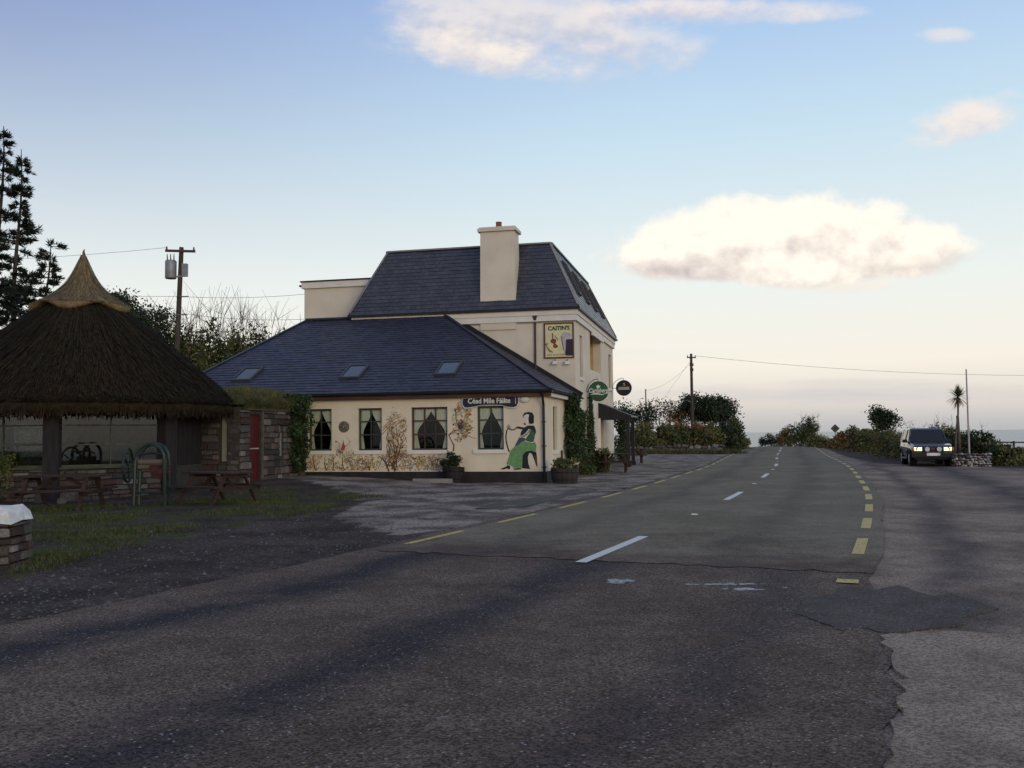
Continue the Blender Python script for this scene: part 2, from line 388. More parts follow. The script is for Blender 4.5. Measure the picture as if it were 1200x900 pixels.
def ground_mat():
    m, nt, bs = newmat('earth_and_gravel')
    pos = N(nt, 'ShaderNodeNewGeometry').outputs['Position']; at_ = N(nt, 'ShaderNodeVertexColor'); at_.layer_name = 'cover'
    sp = N(nt, 'ShaderNodeSeparateColor'); nt.links.new(at_.outputs[0], sp.inputs[0])
    n1 = nnoise(nt, pos, .8, 5, .62); n2 = nnoise(nt, pos, 5., 4, .65)
    vo = N(nt, 'ShaderNodeTexVoronoi'); nt.links.new(pos, vo.inputs['Vector']); vo.inputs['Scale'].default_value = 30
    sv = N(nt, 'ShaderNodeSeparateXYZ'); nt.links.new(vo.outputs['Color'], sv.inputs[0])
    grit = nmix(nt, nmap(nt, n1, .35, .65), (.036, .027, .022), (.075, .056, .046))
    pale = nmix(nt, nmap(nt, n1, .38, .62), (.100, .080, .064), (.270, .222, .180))
    c = nmix(nt, nmap(nt, nmath(nt, 'ADD', sp.outputs[1], nmath(nt, 'SUBTRACT', n1, .5)), .35, .75), grit, pale)
    k = N(nt, 'ShaderNodeVectorMath', operation='SCALE'); nt.links.new(c, k.inputs[0]); nt.links.new(nmap(nt, sv.outputs[0], 0, 1, .6, 1.45), k.inputs[3])
    moss = nmix(nt, nmap(nt, n2, .35, .65), (.026, .034, .008), (.062, .072, .016))
    gm = nmath(nt, 'ADD', sp.outputs[0], nmath(nt, 'ADD', nmath(nt, 'MULTIPLY', nmath(nt, 'SUBTRACT', n1, .53), 2.6), nmath(nt, 'SUBTRACT', n2, .5)))
    c = nmix(nt, nmath(nt, 'MULTIPLY', nmap(nt, gm, .75, 1.25), nmap(nt, sp.outputs[0], .05, .5)), k.outputs[0], moss)
    nt.links.new(c, bs.inputs['Base Color']); bs.inputs['Roughness'].default_value = .95; bs.inputs['Specular IOR Level'].default_value = .1
    nbump(nt, bs, nmath(nt, 'ADD', n2, nmath(nt, 'MULTIPLY', vo.outputs['Distance'], -.5)), .6, .05)
    return m
me.materials.append(ground_mat()); me.polygons.foreach_set('use_smooth', [True]*len(me.polygons))
tag(link('ground', me), kind='structure')
# sea
m, nt, bs = newmat('sea_water'); bs.inputs['Base Color'].default_value = (.05, .075, .095, 1); bs.inputs['Roughness'].default_value = .28
nbump(nt, bs, nnoise(nt, N(nt, 'ShaderNodeNewGeometry').outputs['Position'], .05, 6, .6), .6, 3.)
mb = MB(); mb.add([(-40000, -2000, -38), (40000, -2000, -38), (40000, 50000, -38), (-40000, 50000, -38)], [(0, 1, 2, 3)])
tag(mb.build('sea', m, fix=False), kind='structure')
# road surfaces
OLD = asphalt('old_chip_seal', (.084, .060, .046), (.142, .104, .080), .6, .065, ((-2.2, .7, .85), (.1, .75, .75), (2.4, .6, .45)))
NEW = asphalt('road_chip_seal', (.140, .114, .078), (.198, .166, .118), .4, .012, ((-1.6, .6, .30), (1.5, .6, .30)), worn=(s_y(11.6), 3.5, (.084, .060, .046), (.142, .104, .080)))
APR = asphalt('forecourt_chip_seal', (.135, .098, .073), (.285, .214, .164), .42, .05, ((6.5, 1.2, .75), (9.5, 1., .6), (4.3, .5, .6)))
def ragged(b, a, f): return lambda s: b+a*(math.sin(s*f)+.6*math.sin(s*f*2.7+1)+.4*math.sin(s*f*6.1+2))
road_o = tag(sheet('road', 0, s_y(112)+60, ragged(-3.32, .05, .9), lambda s: 3.3+.34*S((s_y(10.5)-s)/2.5)+.05*math.sin(s*5)+.03*math.sin(s*13), .02, OLD, ds=.4), kind='structure')
def apw(s):
    Y = float(np.interp(s, RS, RP[:, 1])); return float(np.interp(Y, [-20, 34, 38, 41.5, 46, 60, 112], [16, 13, 11, 8.6, 4.6, 4.1, 3.7]))
tag(sheet('forecourt', 0, s_y(108), 2.7, apw, .009, APR, no=14), kind='structure')
tag(sheet('resurfaced_road', s_y(11.6), s_y(112)+60, ragged(-3.12, .03, 1.1), ragged(3.36, .03, .8), .027, NEW, road_o, no=40, jag=.10), kind=None)
# broken edge of a lifted patch in the forecourt
pt = []; r = random.Random(12)
for i in range(46): q = i/45; pt.append((2.80-1.80*q**1.0+.10*math.sin(q*7)+r.uniform(-.045, .045), 7.14-4.9*q+r.uniform(-.03, .03)))
pt += [(8, 1.8), (9, 6.6)]
for i in range(24): q = i/23; pt.append((6.4-3.5*q, 7.0+.14*math.sin(q*9)+r.uniform(-.05, .05)+.12*q))
PAT = asphalt('patch_chip_seal', (.135, .102, .076), (.285, .217, .167), .42, .06)
mb = MB(); mb.plate(pt, lambda u, v, d: (u, v, d), -.01, .034); o = mb.build('asphalt_patch', PAT, bpy.data.objects['forecourt'])
tp = [tuple(onz(*q)[:2]) for q in [(932, 722), (946, 704), (972, 700), (990, 690), (1030, 694), (1052, 689), (1094, 702), (1118, 699), (1170, 716), (1140, 722), (1128, 736), (1075, 741), (1040, 746), (1005, 738), (985, 743), (958, 731)]]
tp = [(a+(c-a)*k/4+rnd.uniform(-.03, .03), b+(d-b)*k/4+rnd.uniform(-.012, .012)) for (a, b), (c, d) in zip(tp, tp[1:]+tp[:1]) for k in range(4)]
mb = MB(); mb.plate(tp, lambda u, v, d: (u, v, d), 0, .0275); mb.build('tar_patch', asphalt('tar_patch', (.050, .043, .040), (.098, .082, .072), .4, .03), bpy.data.objects['forecourt'])
# paint
WH, YE = paint('white_road_paint', (.60, .575, .53), .36), paint('yellow_road_paint', (.50, .36, .10), .43)
WHW = paint('worn_white_paint', (.40, .40, .39), .5)
def dash(name, s0, s1, o0, o1, m, lift=.032):
    mb = MB(); ss = np.linspace(s0, s1, max(2, int((s1-s0)/.5)+2)); vs = []
    for s in ss:
        for o in (o0, o1): x, y = road(s, o); vs.append((x, y, hz(x, y)+lift))
    mb.add(vs, [(2*i, 2*i+1, 2*i+3, 2*i+2) for i in range(len(ss)-1)]); return mb.build(name, m, road_o, fix=False)
s = s_y(11.35)
for k in range(14): dash('centre_line_dash', s+10.9*k, s+10.9*k+(3. if k < 6 else 4.5), -.075, .075, WH)
s = s_y(13.9)-1.75
for k in range(28): dash('edge_line_dash', s+3.35*k, s+3.35*k+1.9, -3.06, -2.94, YE)
s = s_y(12.25)+.85
for k in range(28): dash('edge_line_dash', s+3.3*k, s+3.3*k+1.85, 3.02, 3.17, YE)
dash('edge_line_dash', s-2.4, s-2.15, 2.98, 3.2, YE)
CE = mat('road_stud', (.5, .5, .5), .4)
for k in range(6):
    x, y = road(s_y(11.35)+6.9+10.9*k, 0); mb = MB()
    mb.plate([(-.06, -.05), (.06, -.05), (.045, .05), (-.045, .05)], lambda u, v, d: (x+u, y+v, d), .028, .045); mb.build('road_stud', CE, road_o)
def scrap(px, py, w, h, m, n, name, seed):      # worn remains of paint
    r = random.Random(seed); mb = MB(); c = onz(px, py)
    for i in range(n):
        x, y = c[0]+r.gauss(0, w*.4), c[1]+r.gauss(0, h*.4); a = r.uniform(.02, .06); q = [r.uniform(.5, 1.3) for _ in range(7)]
        mb.add([(x+a*1.8*q[j]*math.cos(j*.9), y+a*q[j]*math.sin(j*.9), .0235+i*.0001) for j in range(7)], [tuple(range(7))])
    return mb.build(name, m, road_o, fix=False)
scrap(722, 684, .2, .2, WHW, 14, 'worn_paint', 1); scrap(852, 687, .4, .07, WHW, 22, 'worn_paint', 2); scrap(880, 693, .3, .06, WHW, 12, 'worn_paint', 6)
scrap(595, 594, .25, .1, YE, 4, 'worn_paint', 3)
# puddle-dark broken edge between yard and road
m, nt, bs = newmat('wet_dirt'); bs.inputs['Base Color'].default_value = (.012, .011, .011, 1); bs.inputs['Roughness'].default_value = .45
r = random.Random(4); pp = []
for px, py in [(560, 597), (585, 590), (612, 586), (640, 581), (668, 577), (700, 575), (672, 582), (640, 588), (612, 593), (585, 598)]:
    c = onz(px+r.uniform(-5, 5), py+r.uniform(-1, 1)); pp.append((c[0], c[1]))
mb = MB(); mb.plate(pp, lambda u, v, d: (u, v, hz(u, v)+d), -.01, .012); tag(mb.build('wet_dirt_patch', m), kind='structure')
# loose stones along the verge and yard
P = []
while len(P) < 2600:
    px, py = rnd.uniform(0, 700), rnd.uniform(566, 725); q = onz(px, py); x, y = q[:2]
    o = min(math.hypot(x-a, y-b) for a, b in RP[20:80])
    if y < 30 and o > 3.4 and not (pip(x, y, LAWN) and rnd.random() < .8): P.append((x, y, hz(x, y)))
P = np.array(P); n = len(P); sz = RG.uniform(.006, .022, (n, 1))*np.where(RG.random((n, 1)) < .04, 2.2, 1.)
T = np.array([(1, 0, .1), (-.5, .87, 0), (-.5, -.87, .1), (0, .1, .8)])
V = (P[:, None, :]+(T[None]*RG.uniform(.6, 1.3, (n, 4, 1)))*sz[:, None, :]).reshape(-1, 3); q = np.arange(n)[:, None]*4
Fq = np.concatenate([q+np.array([[0, 1, 3]]), q+np.array([[1, 2, 3]]), q+np.array([[2, 0, 3]])])
tag(np_mesh('loose_gravel', V, Fq, np.tile(RG.integers(0, 3, n), 3), [mat('grit_grey', (.13, .125, .12)), mat('grit_dark', (.06, .055, .055)), mat('grit_pale', (.17, .16, .15))], nv=3),
    'loose grey gravel scattered over the verge and yard', 'gravel', kind='stuff')
# grass
P = []
while len(P) < 20000:
    x, y = rnd.uniform(-17, -1), rnd.uniform(9, 27)
    if pip(x, y, LAWN):
        w = math.sin(x*1.3+y*.7)+math.sin(x*.6-y*1.7+1)+math.sin(x*3.1+2)*.5+math.sin(y*2.3+x)*.6
        if w > rnd.uniform(-.5, 1.5): P.append((x, y, hz(x, y)-.005))
P = np.array(P); V, Fq, mi = blades(P, .06, .016, 4)
GR = [leafmat('grass_a', (.042, .060, .013)), leafmat('grass_b', (.060, .072, .020)), leafmat('grass_c', (.032, .050, .010)), leafmat('grass_d', (.090, .078, .032))]
tag(np_mesh('lawn_grass', V, Fq, mi, GR, nv=3), 'thin patchy green grass on the ground before the thatched roundhouse', 'grass', kind='stuff')

# ================================================================== stones
STV = []
def stone_variants():
    cols = [(.066, .052, .046), (.092, .078, .07), (.06, .042, .038), (.135, .125, .115), (.05, .046, .046)]
    mats = [mat('fieldstone_%s' % 'abcde'[i], c, .9, .3, 6, .5, 18, .2, rndv=.35) for i, c in enumerate(cols)]
    for k in range(12):
        bm = bmesh.new(); bmesh.ops.create_cube(bm, size=1.)
        bmesh.ops.bevel(bm, geom=bm.edges[:], offset=.13, segments=1, affect='EDGES', profile=.6)
        for v in bm.verts: v.co += Vector([rnd.uniform(-.06, .06) for _ in range(3)])
        me = bpy.data.meshes.new('stone'); bm.to_mesh(me); bm.free(); me.materials.append(mats[(k*2+k//5) % 5]); STV.append(me)
stone_variants()
MORT = mat('wall_mortar', (.04, .036, .033), .95, .3, 8, .4)
def stones(parent, p0, e, L, z0, z1, sw, sh, depth, holes=(), seed=1, pal=None):
    """courses of single stones on a wall face: p0 a corner, e the unit direction along it, outward = right of e"""
    r = random.Random(seed); e = Vector(e).normalized(); n = Vector((e.y, -e.x, 0)); az = math.atan2(e.y, e.x); z = z0; cnt = 0
    while z < z1-.03:
        h = min(sh*r.uniform(.75, 1.3), z1-z); u = -r.uniform(0, .1)
        while u < L-.03:
            w = min(sw*r.uniform(.55, 1.5), L-u)
            if u+w > L-.08: w = L-u
            a, b = max(u, 0), u+w
            segs = [(a, b)]
            for x0, x1, y0, y1 in holes:
                if z+h > y0+.03 and z < y1-.03: segs = [q for (c, d) in segs for q in ((c, min(d, x0)), (max(c, x1), d)) if q[1]-q[0] > .05]
            for a, b in segs:
                if b-a < .06: continue
                o = link('stone', STV[r.randrange(12)] if pal is None else STV[r.choice(pal)], parent)
                o.location = Vector(p0)+e*((a+b)/2)+n*(r.uniform(-.02, .02))+Vector((0, 0, z+h/2))
                o.scale = (b-a-.012, depth, h-.012); o.rotation_euler = (r.uniform(-.03, .03), r.uniform(-.03, .03), az); cnt += 1
            u += w
        z += h
    return cnt
# ================================================================== the pub
CREAM = mat('cream_render', (.64, .56, .44), .9, .07, 1.2, .12, 60, .15)
UPCREAM = mat('buff_render', (.62, .55, .46), .9, .07, .9, .12, 50, .15)
WHITEW = mat('white_trim', (.66, .62, .58), .7, .06, 2, .05)
BLACKP = mat('black_plinth_paint', (.022, .018, .020), .7, .3)
TIMB = mat('brown_fascia', (.075, .038, .030), .7, .3, 4, .2, 20, stretch=(.3, 3, 3))
GUT = mat('black_gutter', (.012, .012, .014), .45, .2, 3, 0)
FRAMEG = mat('green_window_frame', (.032, .050, .042), .55, .25, 5, .05)
FRAMEB = mat('brown_window_frame', (.065, .034, .030), .6, .25, 5, .05)
CURT = mat('lace_curtain', (.70, .66, .56), .9, .12, 8, .3, 50, stretch=(6, 1, .4))
GLASS = glassmat('window_glass', (.92, .95, .94), .0, ior=1.33)
SLA = [mat('slate_%s' % 'abc'[i], c, .48, .22, 5, .25, 30, .45) for i, c in enumerate([(.024, .025, .044), (.018, .019, .035), (.030, .031, .052)])]
SLB = [mat('mansard_slate_%s' % 'abc'[i], c, .34, .22, 5, .2, 30, .7) for i, c in enumerate([(.040, .040, .050), (.032, .033, .042), (.048, .048, .058)])]
LEAD = mat('lead_flashing', (.20, .19, .19), .6, .15)
DARKIN = mat('dark_interior', (.02, .018, .016), .9)
ZE, D, L = 2.86, 6.6, 14.2
pub = thing('roadside_pub', 'cream rendered roadside pub with slate mansard roof, tall chimney and low mural-painted front wing', 'pub', tuple(C0), PA)
H0, H1 = 1.09, 2.555
WINS = [(-8.52, -7.64, 2), (-6.65, -5.77, 2), (-4.70, -3.40, 3), (-2.35, -1.43, 2)]
def wall_with_holes(mb, a0, a1, z0, z1, holes, put):
    """boxes round openings: holes (a, b, za, zb) sorted along the wall; put(a, b, za, zb) adds one"""
    x = a0
    for a, b, za, zb in sorted(holes):
        put(x, a, z0, z1); put(a, b, z0, za); put(a, b, zb, z1); x = b
    put(x, a1, z0, z1)
mb = MB()
wall_with_holes(mb, -L, 0, .30, ZE, [(a, b, H0, H1) for a, b, c in WINS], lambda a, b, c, d: mb.ext(a, b, 0, .38, c, d))
wall_with_holes(mb, .38, D, .30, ZE, [(1.45, 2.2, 1.03, 2.55)], lambda a, b, c, d: mb.ext(-.38, 0, a, b, c, d))
mb.ext(-L, -L+.38, .38, D, .30, ZE); mb.build('wing_wall', CREAM, pub)
mb = MB(); mb.ext(-L-.03, .03, -.03, .36, -.15, .352); mb.ext(-.36, .035, .36, D, -.15, .352); mb.build('plinth', BLACKP, pub)
mb = MB(); mb.ext(-L+.4, -.4, .4, D, -.1, .30); mb.build('floor_slab', DARKIN, pub)
def window(x0, x1, z0, z1, cols, rows, P, fm, parent, curtain=True, sill=True, inset=.10, tform=None, name='window'):
    """frame with bars, one pane object per light, sill and curtains; P(u, v, d): u along, v depth into the wall, d height"""
    mb = MB(); t = .055
    def bx(m, a, b, c, d, e, f):
        m.add([P(u, v, w) for w in (e, f) for v in (c, d) for u in (a, b)], [(0, 2, 3, 1), (4, 5, 7, 6), (0, 1, 5, 4), (2, 6, 7, 3), (0, 4, 6, 2), (1, 3, 7, 5)])
    i0, i1 = inset, inset+.07
    bx(mb, x0, x0+t, i0, i1, z0, z1); bx(mb, x1-t, x1, i0, i1, z0, z1); bx(mb, x0+t, x1-t, i0, i1, z1-t, z1); bx(mb, x0+t, x1-t, i0, i1, z0, z0+t)
    us = [x0+t+(x1-x0-2*t)*i/cols for i in range(cols+1)]; zs = [z0+t+(z1-z0-2*t)*q for q in rows]
    for u in us[1:-1]: bx(mb, u-.017, u+.017, i0+.012, i1-.01, z0+t, z1-t)
    for z in zs[1:-1]:
        bx(mb, x0+t, x1-t, i0+.006, i1-.004, z-.02, z+.02)
    w = mb.build(name, fm, parent)
    for a, b in zip(us, us[1:]):
        for c, d in zip(zs, zs[1:]):
            m = MB(); bx(m, a+.005, b-.005, inset+.034, inset+.040, c+.005, d-.005); m.build('pane', GLASS, w)
    if sill: m = MB(); bx(m, x0-.13, x1+.13, -.06, inset+.02, z0-.13, z0-.002); m.build('sill', WHITEW, w)
    if curtain:
        wd = x1-x0; zt = z0+(z1-z0)*.36; yb = inset+.10
        for sgn in (-1, 1):
            m = MB(); xo = x0+.02 if sgn < 0 else x1-.02; vs = []; k = 14; rr = 16
            for j in range(rr+1):
                q = j/rr; z = z1-.03-(z1-z0-.05)*q
                wid = wd*(.40*(1-S(q/.62))+.10) if q < .62 else wd*(.10+.07*S((q-.62)/.38))
                for i in range(k+1): vs.append(P(xo-sgn*wid*i/k, yb+.022*math.sin(i*2.3+q*2), z))
            m.add(vs, [(j*(k+1)+i, j*(k+1)+i+1, (j+1)*(k+1)+i+1, (j+1)*(k+1)+i) for j in range(rr) for i in range(k)])
            m.build('curtain', CURT, w, smooth=True, fix=False)
    return w
PF = lambda u, v, d: (u, v, d)
for a, b, c in WINS: window(a, b, H0, H1, c, (0, .36, .70, 1), PF, FRAMEB if c == 3 else FRAMEG, pub)
PS = lambda u, v, d: (-v, u, d)     # walls that face the road (local x = 0)
window(1.45, 2.2, 1.03, 2.55, 1, (0, .5, 1), PS, FRAMEG, pub, curtain=False)
mb = MB(); mb.ext(-L+.5, -.6, 2.2, 2.25, .3, 2.8); mb.build('inner_partition', DARKIN, pub)
# wing roof
OV = .26; RZ = 6.60; XR0, XR1 = -11.7, -5.5
EL, ER, ERB, ELB = Vector((-L-OV, -OV, ZE+.20)), Vector((OV, -OV, ZE+.20)), Vector((OV, D, ZE+.20)), Vector((-L-OV, D, ZE+.20))
R0, R1 = Vector((XR0, D, RZ)), Vector((XR1, D, RZ))
def slates(P0, P1, Q0, Q1, sw, ex, mb, seed=0):
    r = random.Random(seed); n = (P1-P0).cross(Q0-P0)
    if n.length < 1e-6: n = (P1-P0).cross(Q1-P0)
    n.normalize(); n = n if n.z > 0 else -n
    u = (P1-P0).normalized(); w = n.cross(u); w = w if w.z > 0 else -w
    H = (Q0-P0).dot(w); lq, rq, rp = (Q0-P0).dot(u), (Q1-P0).dot(u), (P1-P0).dot(u)
    k = int(H/ex)+1
    for j in range(k):
        h0, h1 = j*H/k, (j+1)*H/k+.03 if j < k-1 else H
        lb = lambda h: lq*h/H; rb = lambda h: rp+(rq-rp)*h/H
        a = -3+(sw/2 if j % 2 else 0)
        a = math.floor((min(0, lq)-sw)/sw)*sw+(sw/2 if j % 2 else 0)
        while a < max(rp, rq):
            b = a+sw; g = .004
            x = [max(a+g, lb(h0)), min(b-g, rb(h0)), min(b-g, rb(h1)), max(a+g, lb(h1))]
            if x[1]-x[0] > .01 or x[2]-x[3] > .01:
                if x[1] < x[0]: x[0] = x[1] = (x[0]+x[1])/2
                if x[2] < x[3]: x[2] = x[3] = (x[2]+x[3])/2
                lift = .030+r.uniform(-.005, .006)
                p = [P0+u*x[0]+w*h0+n*lift, P0+u*x[1]+w*h0+n*lift, P0+u*x[2]+w*h1+n*.012, P0+u*x[3]+w*h1+n*.012, P0+u*x[0]+w*h0, P0+u*x[1]+w*h0]
                mb.add(p, [(0, 1, 2, 3), (4, 5, 1, 0)], r.choice((0, 0, 1, 2)))
            a += sw
def deck(mb, pts, th=.1):
    n = (pts[1]-pts[0]).cross(pts[2]-pts[0]).normalized(); n = n if n.z > 0 else -n; k = len(pts)
    mb.add([p-n*.004 for p in pts]+[p-n*th for p in pts], [tuple(range(k)), tuple(range(2*k-1, k-1, -1))]+[(i, (i+1) % k, (i+1) % k+k, i+k) for i in range(k)])
mb = MB(); deck(mb, [EL, ER, R1, R0]); deck(mb, [ER, ERB, R1]); deck(mb, [ELB, EL, R0]); wr = mb.build('wing_roof', mat('roof_felt', (.03, .03, .035), .8), pub)
mb = MB(); slates(EL, ER, R0, R1, .30, .235, mb, 1); slates(ER, ERB, R1, R1, .30, .235, mb, 2); slates(ELB, EL, R0, R0, .30, .235, mb, 3)
tag(mb.build('slate_courses', SLA, wr, fix=False), kind='stuff')
mb = MB(); up = Vector((0, 0, .05))
mb.bar(EL+up, R0+up, .16, .03); mb.build('hip_capping', SLA[1], wr); mb = MB(); mb.bar(ER+up, R1+up, .16, .03); mb.build('hip_capping', SLA[1], wr)
mb = MB(); mb.bar(R0+up+Vector((0, -.05, 0)), R1+up+Vector((0, -.05, 0)), .22, .06); mb.build('ridge_capping', SLA[0], wr)
mb = MB(); n = Vector((-(RZ-ZE), 0, .0))
mb.bar(R1+Vector((.05, -.03, .10)), ERB+Vector((.02, -.03, .10)), .05, .16); mb.build('lead_flashing', GUT, wr)
# velux-type skylights on the front slope
fs = (R0-Vector((XR0, -OV, ZE+.20))); slope = math.atan2(RZ-ZE-.20, D+OV); w_ = Vector((0, math.cos(slope), math.sin(slope))); n_ = Vector((0, -math.sin(slope), math.cos(slope)))
SKYG = mat('skylight_glass', (.02, .03, .045), .08, .1, 2, 0, spec=.9)
def roof_pt(px, py):
    d = ray(px, py); dl = Vector((d@PEX, d@PEY, d[2])); o = EYE-C0; ol = Vector((o@PEX, o@PEY, o[2]))
    t = (Vector(EL)-ol).dot(n_)/dl.dot(n_); return ol+dl*t
def skylight(c, u, w, n, wd, ht, parent, raise_=.07):
    f = lambda a, b, d: c+u*a+w*b+n*d
    mb = MB(); t = .07
    for a0, a1, b0, b1 in ((-wd/2, -wd/2+t, -ht/2, ht/2), (wd/2-t, wd/2, -ht/2, ht/2), (-wd/2+t, wd/2-t, -ht/2, -ht/2+t), (-wd/2+t, wd/2-t, ht/2-t, ht/2)):
        mb.plate([(a0, b0), (a1, b0), (a1, b1), (a0, b1)], f, .01, raise_+.03)
    s = mb.build('skylight', mat('skylight_frame', (.05, .05, .055), .5, .1, 4, 0), parent)
    m = MB(); m.plate([(-wd/2+t, -ht/2+t), (wd/2-t, -ht/2+t), (wd/2-t, ht/2-t), (-wd/2+t, ht/2-t)], f, raise_-.02, raise_); m.build('skylight_pane', SKYG, s)
    return s
for px, py in ((290.5, 440), (415.5, 437), (526, 433)):
    skylight(roof_pt(px, py), Vector((1, 0, 0)), w_, n_, .78, 1.18, pub)
# eaves: fascia, soffit, gutter, downpipe
mb = MB(); mb.ext(-L-OV+.02, OV-.02, -.20, -.16, ZE-.01, ZE+.15); mb.ext(-L-.1, .1, -.159, .3, ZE+.001, ZE+.03); mb.build('fascia', TIMB, pub)
mb = MB(); mb.ext(.16, .20, -.15, D, ZE-.01, ZE+.15); mb.ext(.001, .159, -.15, D, ZE+.001, ZE+.03); mb.build('side_fascia', WHITEW, pub)
def gutter(p, q, r=.055):
    mb = MB(); P_, Q_ = Vector(p), Vector(q); d = (Q_-P_).normalized(); a = d.cross(Vector((0, 0, 1)))
    vs = []
    for e in (P_, Q_):
        for i in range(9): t = math.pi*i/8; vs.append(e+a*(r*math.cos(t))+Vector((0, 0, -r*math.sin(t))))
        for i in range(8, -1, -1): t = math.pi*i/8; vs.append(e+a*((r-.008)*math.cos(t))+Vector((0, 0, -(r-.008)*math.sin(t))))
    mb.add(vs, [(i, (i+1) % 18, (i+1) % 18+18, i+18) for i in range(18)]+[tuple(range(18)), tuple(range(35, 17, -1))]); return mb.build('gutter', GUT, pub)
gutter((-L-OV, -OV-.03, ZE+.17), (OV+.02, -OV-.03, ZE+.17)); gutter((OV+.03, -OV+.05, ZE+.17), (OV+.03, D, ZE+.17))
mb = MB(); mb.tube([(-.04, -OV-.03, ZE+.12), (-.04, -.22, ZE-.10), (-.04, -.09, ZE-.30), (-.04, -.09, .02)], .042, 10)
for z in (.5, 1.2, 2.0): mb.box((-.04, -.055, z), (.15, .06, .035))
mb.build('downpipe', GUT, pub, smooth=False)
mb = MB(); mb.tube([(.07, 2.75, 1.0), (.07, 2.75, .02)], .035, 8); mb.box((.05, 2.75, .5), (.06, .12, .03)); mb.build('downpipe', GUT, pub)
# ------------------------------------------------ tall block
MW, MZ, MD, MT, MSET = 9.5, 6.42, 13.3, 9.60, 1.16
YB = D+MD
mb = MB()
SIDEH = [(D+1.35, D+2.1, 3.95, 5.72), (D+4.4, D+8.1, 4.42, 6.34), (D+11.4, D+12.5, 3.95, 5.75), (D+1.2, D+2.3, 1.0, 2.6), (D+4.3, D+5.4, 1.0, 2.6), (D+7.6, D+8.8, .1, 2.35)]
lo = [h for h in SIDEH if h[3] < 3]; hi = [h for h in SIDEH if h[3] > 3]
mb.ext(-MW, 0, D, D+.38, -.1, MZ); mb.ext(-MW, 0, YB-.38, YB, -.1, MZ); mb.ext(-MW, -MW+.38, D+.38, YB-.38, -.1, MZ)
wall_with_holes(mb, D+.38, YB-.38, -.1, 3.4, lo, lambda a, b, c, d: mb.ext(-.38, 0, a, b, c, d))
wall_with_holes(mb, D+.38, YB-.38, 3.4, MZ, hi, lambda a, b, c, d: mb.ext(-.38, 0, a, b, c, d))
mb.build('block_wall', UPCREAM, pub)
mb = MB(); mb.ext(.002, .03, D+.01, YB, -.12, .34); mb.build('plinth', BLACKP, pub)
mb = MB(); mb.ext(-MW+.4, -.4, D+.4, YB-.4, 3.05, 3.35); mb.ext(-MW+.4, -.4, D+.4, YB-.4, -.1, .09); mb.ext(-4, -3.9, D+.4, YB-.4, .1, MZ); mb.build('inner_floors', DARKIN, pub)
OCH = mat('ochre_render', (.47, .34, .13), .9, .08)
mb = MB(); mb.ext(-1.8, -1.7, D+4.3, D+8.2, 3.36, 6.39); mb.ext(-1.7, -.385, D+8.11, D+8.2, 3.36, 6.39); mb.ext(-1.7, -.385, D+4.3, D+4.39, 3.36, 6.39); mb.build('balcony_recess', OCH, pub)
mb = MB(); mb.ext(-.30, -.06, D+4.402, D+8.098, 4.422, 4.50); mb.build('balcony_coping', WHITEW, pub)
for h in SIDEH:
    if h[2] > 3.9 and h[1]-h[0] < 2: window(h[0], h[1], h[2], h[3], 1, (0, .5, 1), PS, FRAMEB, pub, curtain=False, sill=True)
    elif h[2] < 2 and h[2] > .5: window(h[0], h[1], h[2], h[3], 2, (0, .5, 1), PS, FRAMEG, pub, curtain=False, sill=True)
mb = MB(); mb.ext(-.26, -.2, D+7.62, D+8.78, .09, 2.33); dr = mb.build('front_door', FRAMEG, pub)
mb = MB(); mb.tube([(-.19, D+7.78, 1.05), (-.14, D+7.78, 1.05), (-.14, D+7.9, 1.05)], .012, 6); mb.build('handle', LEAD, dr)
# cornice band and eaves
mb = MB(); mb.ext(-MW-.10, .10, D-.10, D-.002, MZ-.24, MZ+.0); mb.ext(.002, .10, D, YB+.1, MZ-.24, MZ); mb.ext(-MW-.1, .14, D-.14, YB+.14, MZ+.002, MZ+.20); mb.build('cornice', WHITEW, pub)
mb = MB(); mb.ext(-MW-.12, .012, D-.03, D-.003, MZ-.30, MZ-.245); mb.build('string_line', mat('dull_string_course', (.30, .25, .21), .9), pub)
mb = MB(); mb.ext(-MW-.24, .26, D-.26, YB+.24, MZ+.203, MZ+.29); mb.build('eaves_edge', GUT, pub)
mb = MB(); mb.ext(.085, .17, D+4.35, D+8.15, MZ-.40, MZ-.26); mb.build('balcony_lintel', WHITEW, pub)
E0 = MZ+.29
A_, B_, C_, D_ = Vector((-MW-.2, D-.22, E0)), Vector((.22, D-.22, E0)), Vector((.22, YB+.2, E0)), Vector((-MW-.2, YB+.2, E0))
a_, b_, c_, d_ = Vector((-MW+MSET-.1, D+MSET, MT)), Vector((-MSET, D+MSET, MT)), Vector((-MSET, YB-MSET, MT)), Vector((-MW+MSET-.1, YB-MSET, MT))
mb = MB()
for q in ((A_, B_, b_, a_), (B_, C_, c_, b_), (C_, D_, d_, c_), (D_, A_, a_, d_)): deck(mb, list(q))
mb.add([a_+up*.2, b_+up*.2, c_+up*.2, d_+up*.2], [(0, 1, 2, 3)]); mr = mb.build('mansard_roof', MC['roof_felt'], pub)
mb = MB(); slates(A_, B_, a_, b_, .26, .20, mb, 5); slates(B_, C_, b_, c_, .26, .20, mb, 6); slates(D_, A_, d_, a_, .26, .20, mb, 7); slates(C_, D_, c_, d_, .26, .20, mb, 8)
tag(mb.build('slate_courses', SLB, mr, fix=False), kind='stuff')
mb = MB()
for p, q in ((a_, b_), (b_, c_), (c_, d_), (d_, a_)): mb.bar(p+up*.9, q+up*.9, .16, .07)
for p, q in ((A_, a_), (B_, b_), (C_, c_), (D_, d_)): mb.bar(p+(q-p).normalized()*.1+up*.5, q+up*.4, .14, .03)
mb.build('ridge_capping', LEAD, mr)
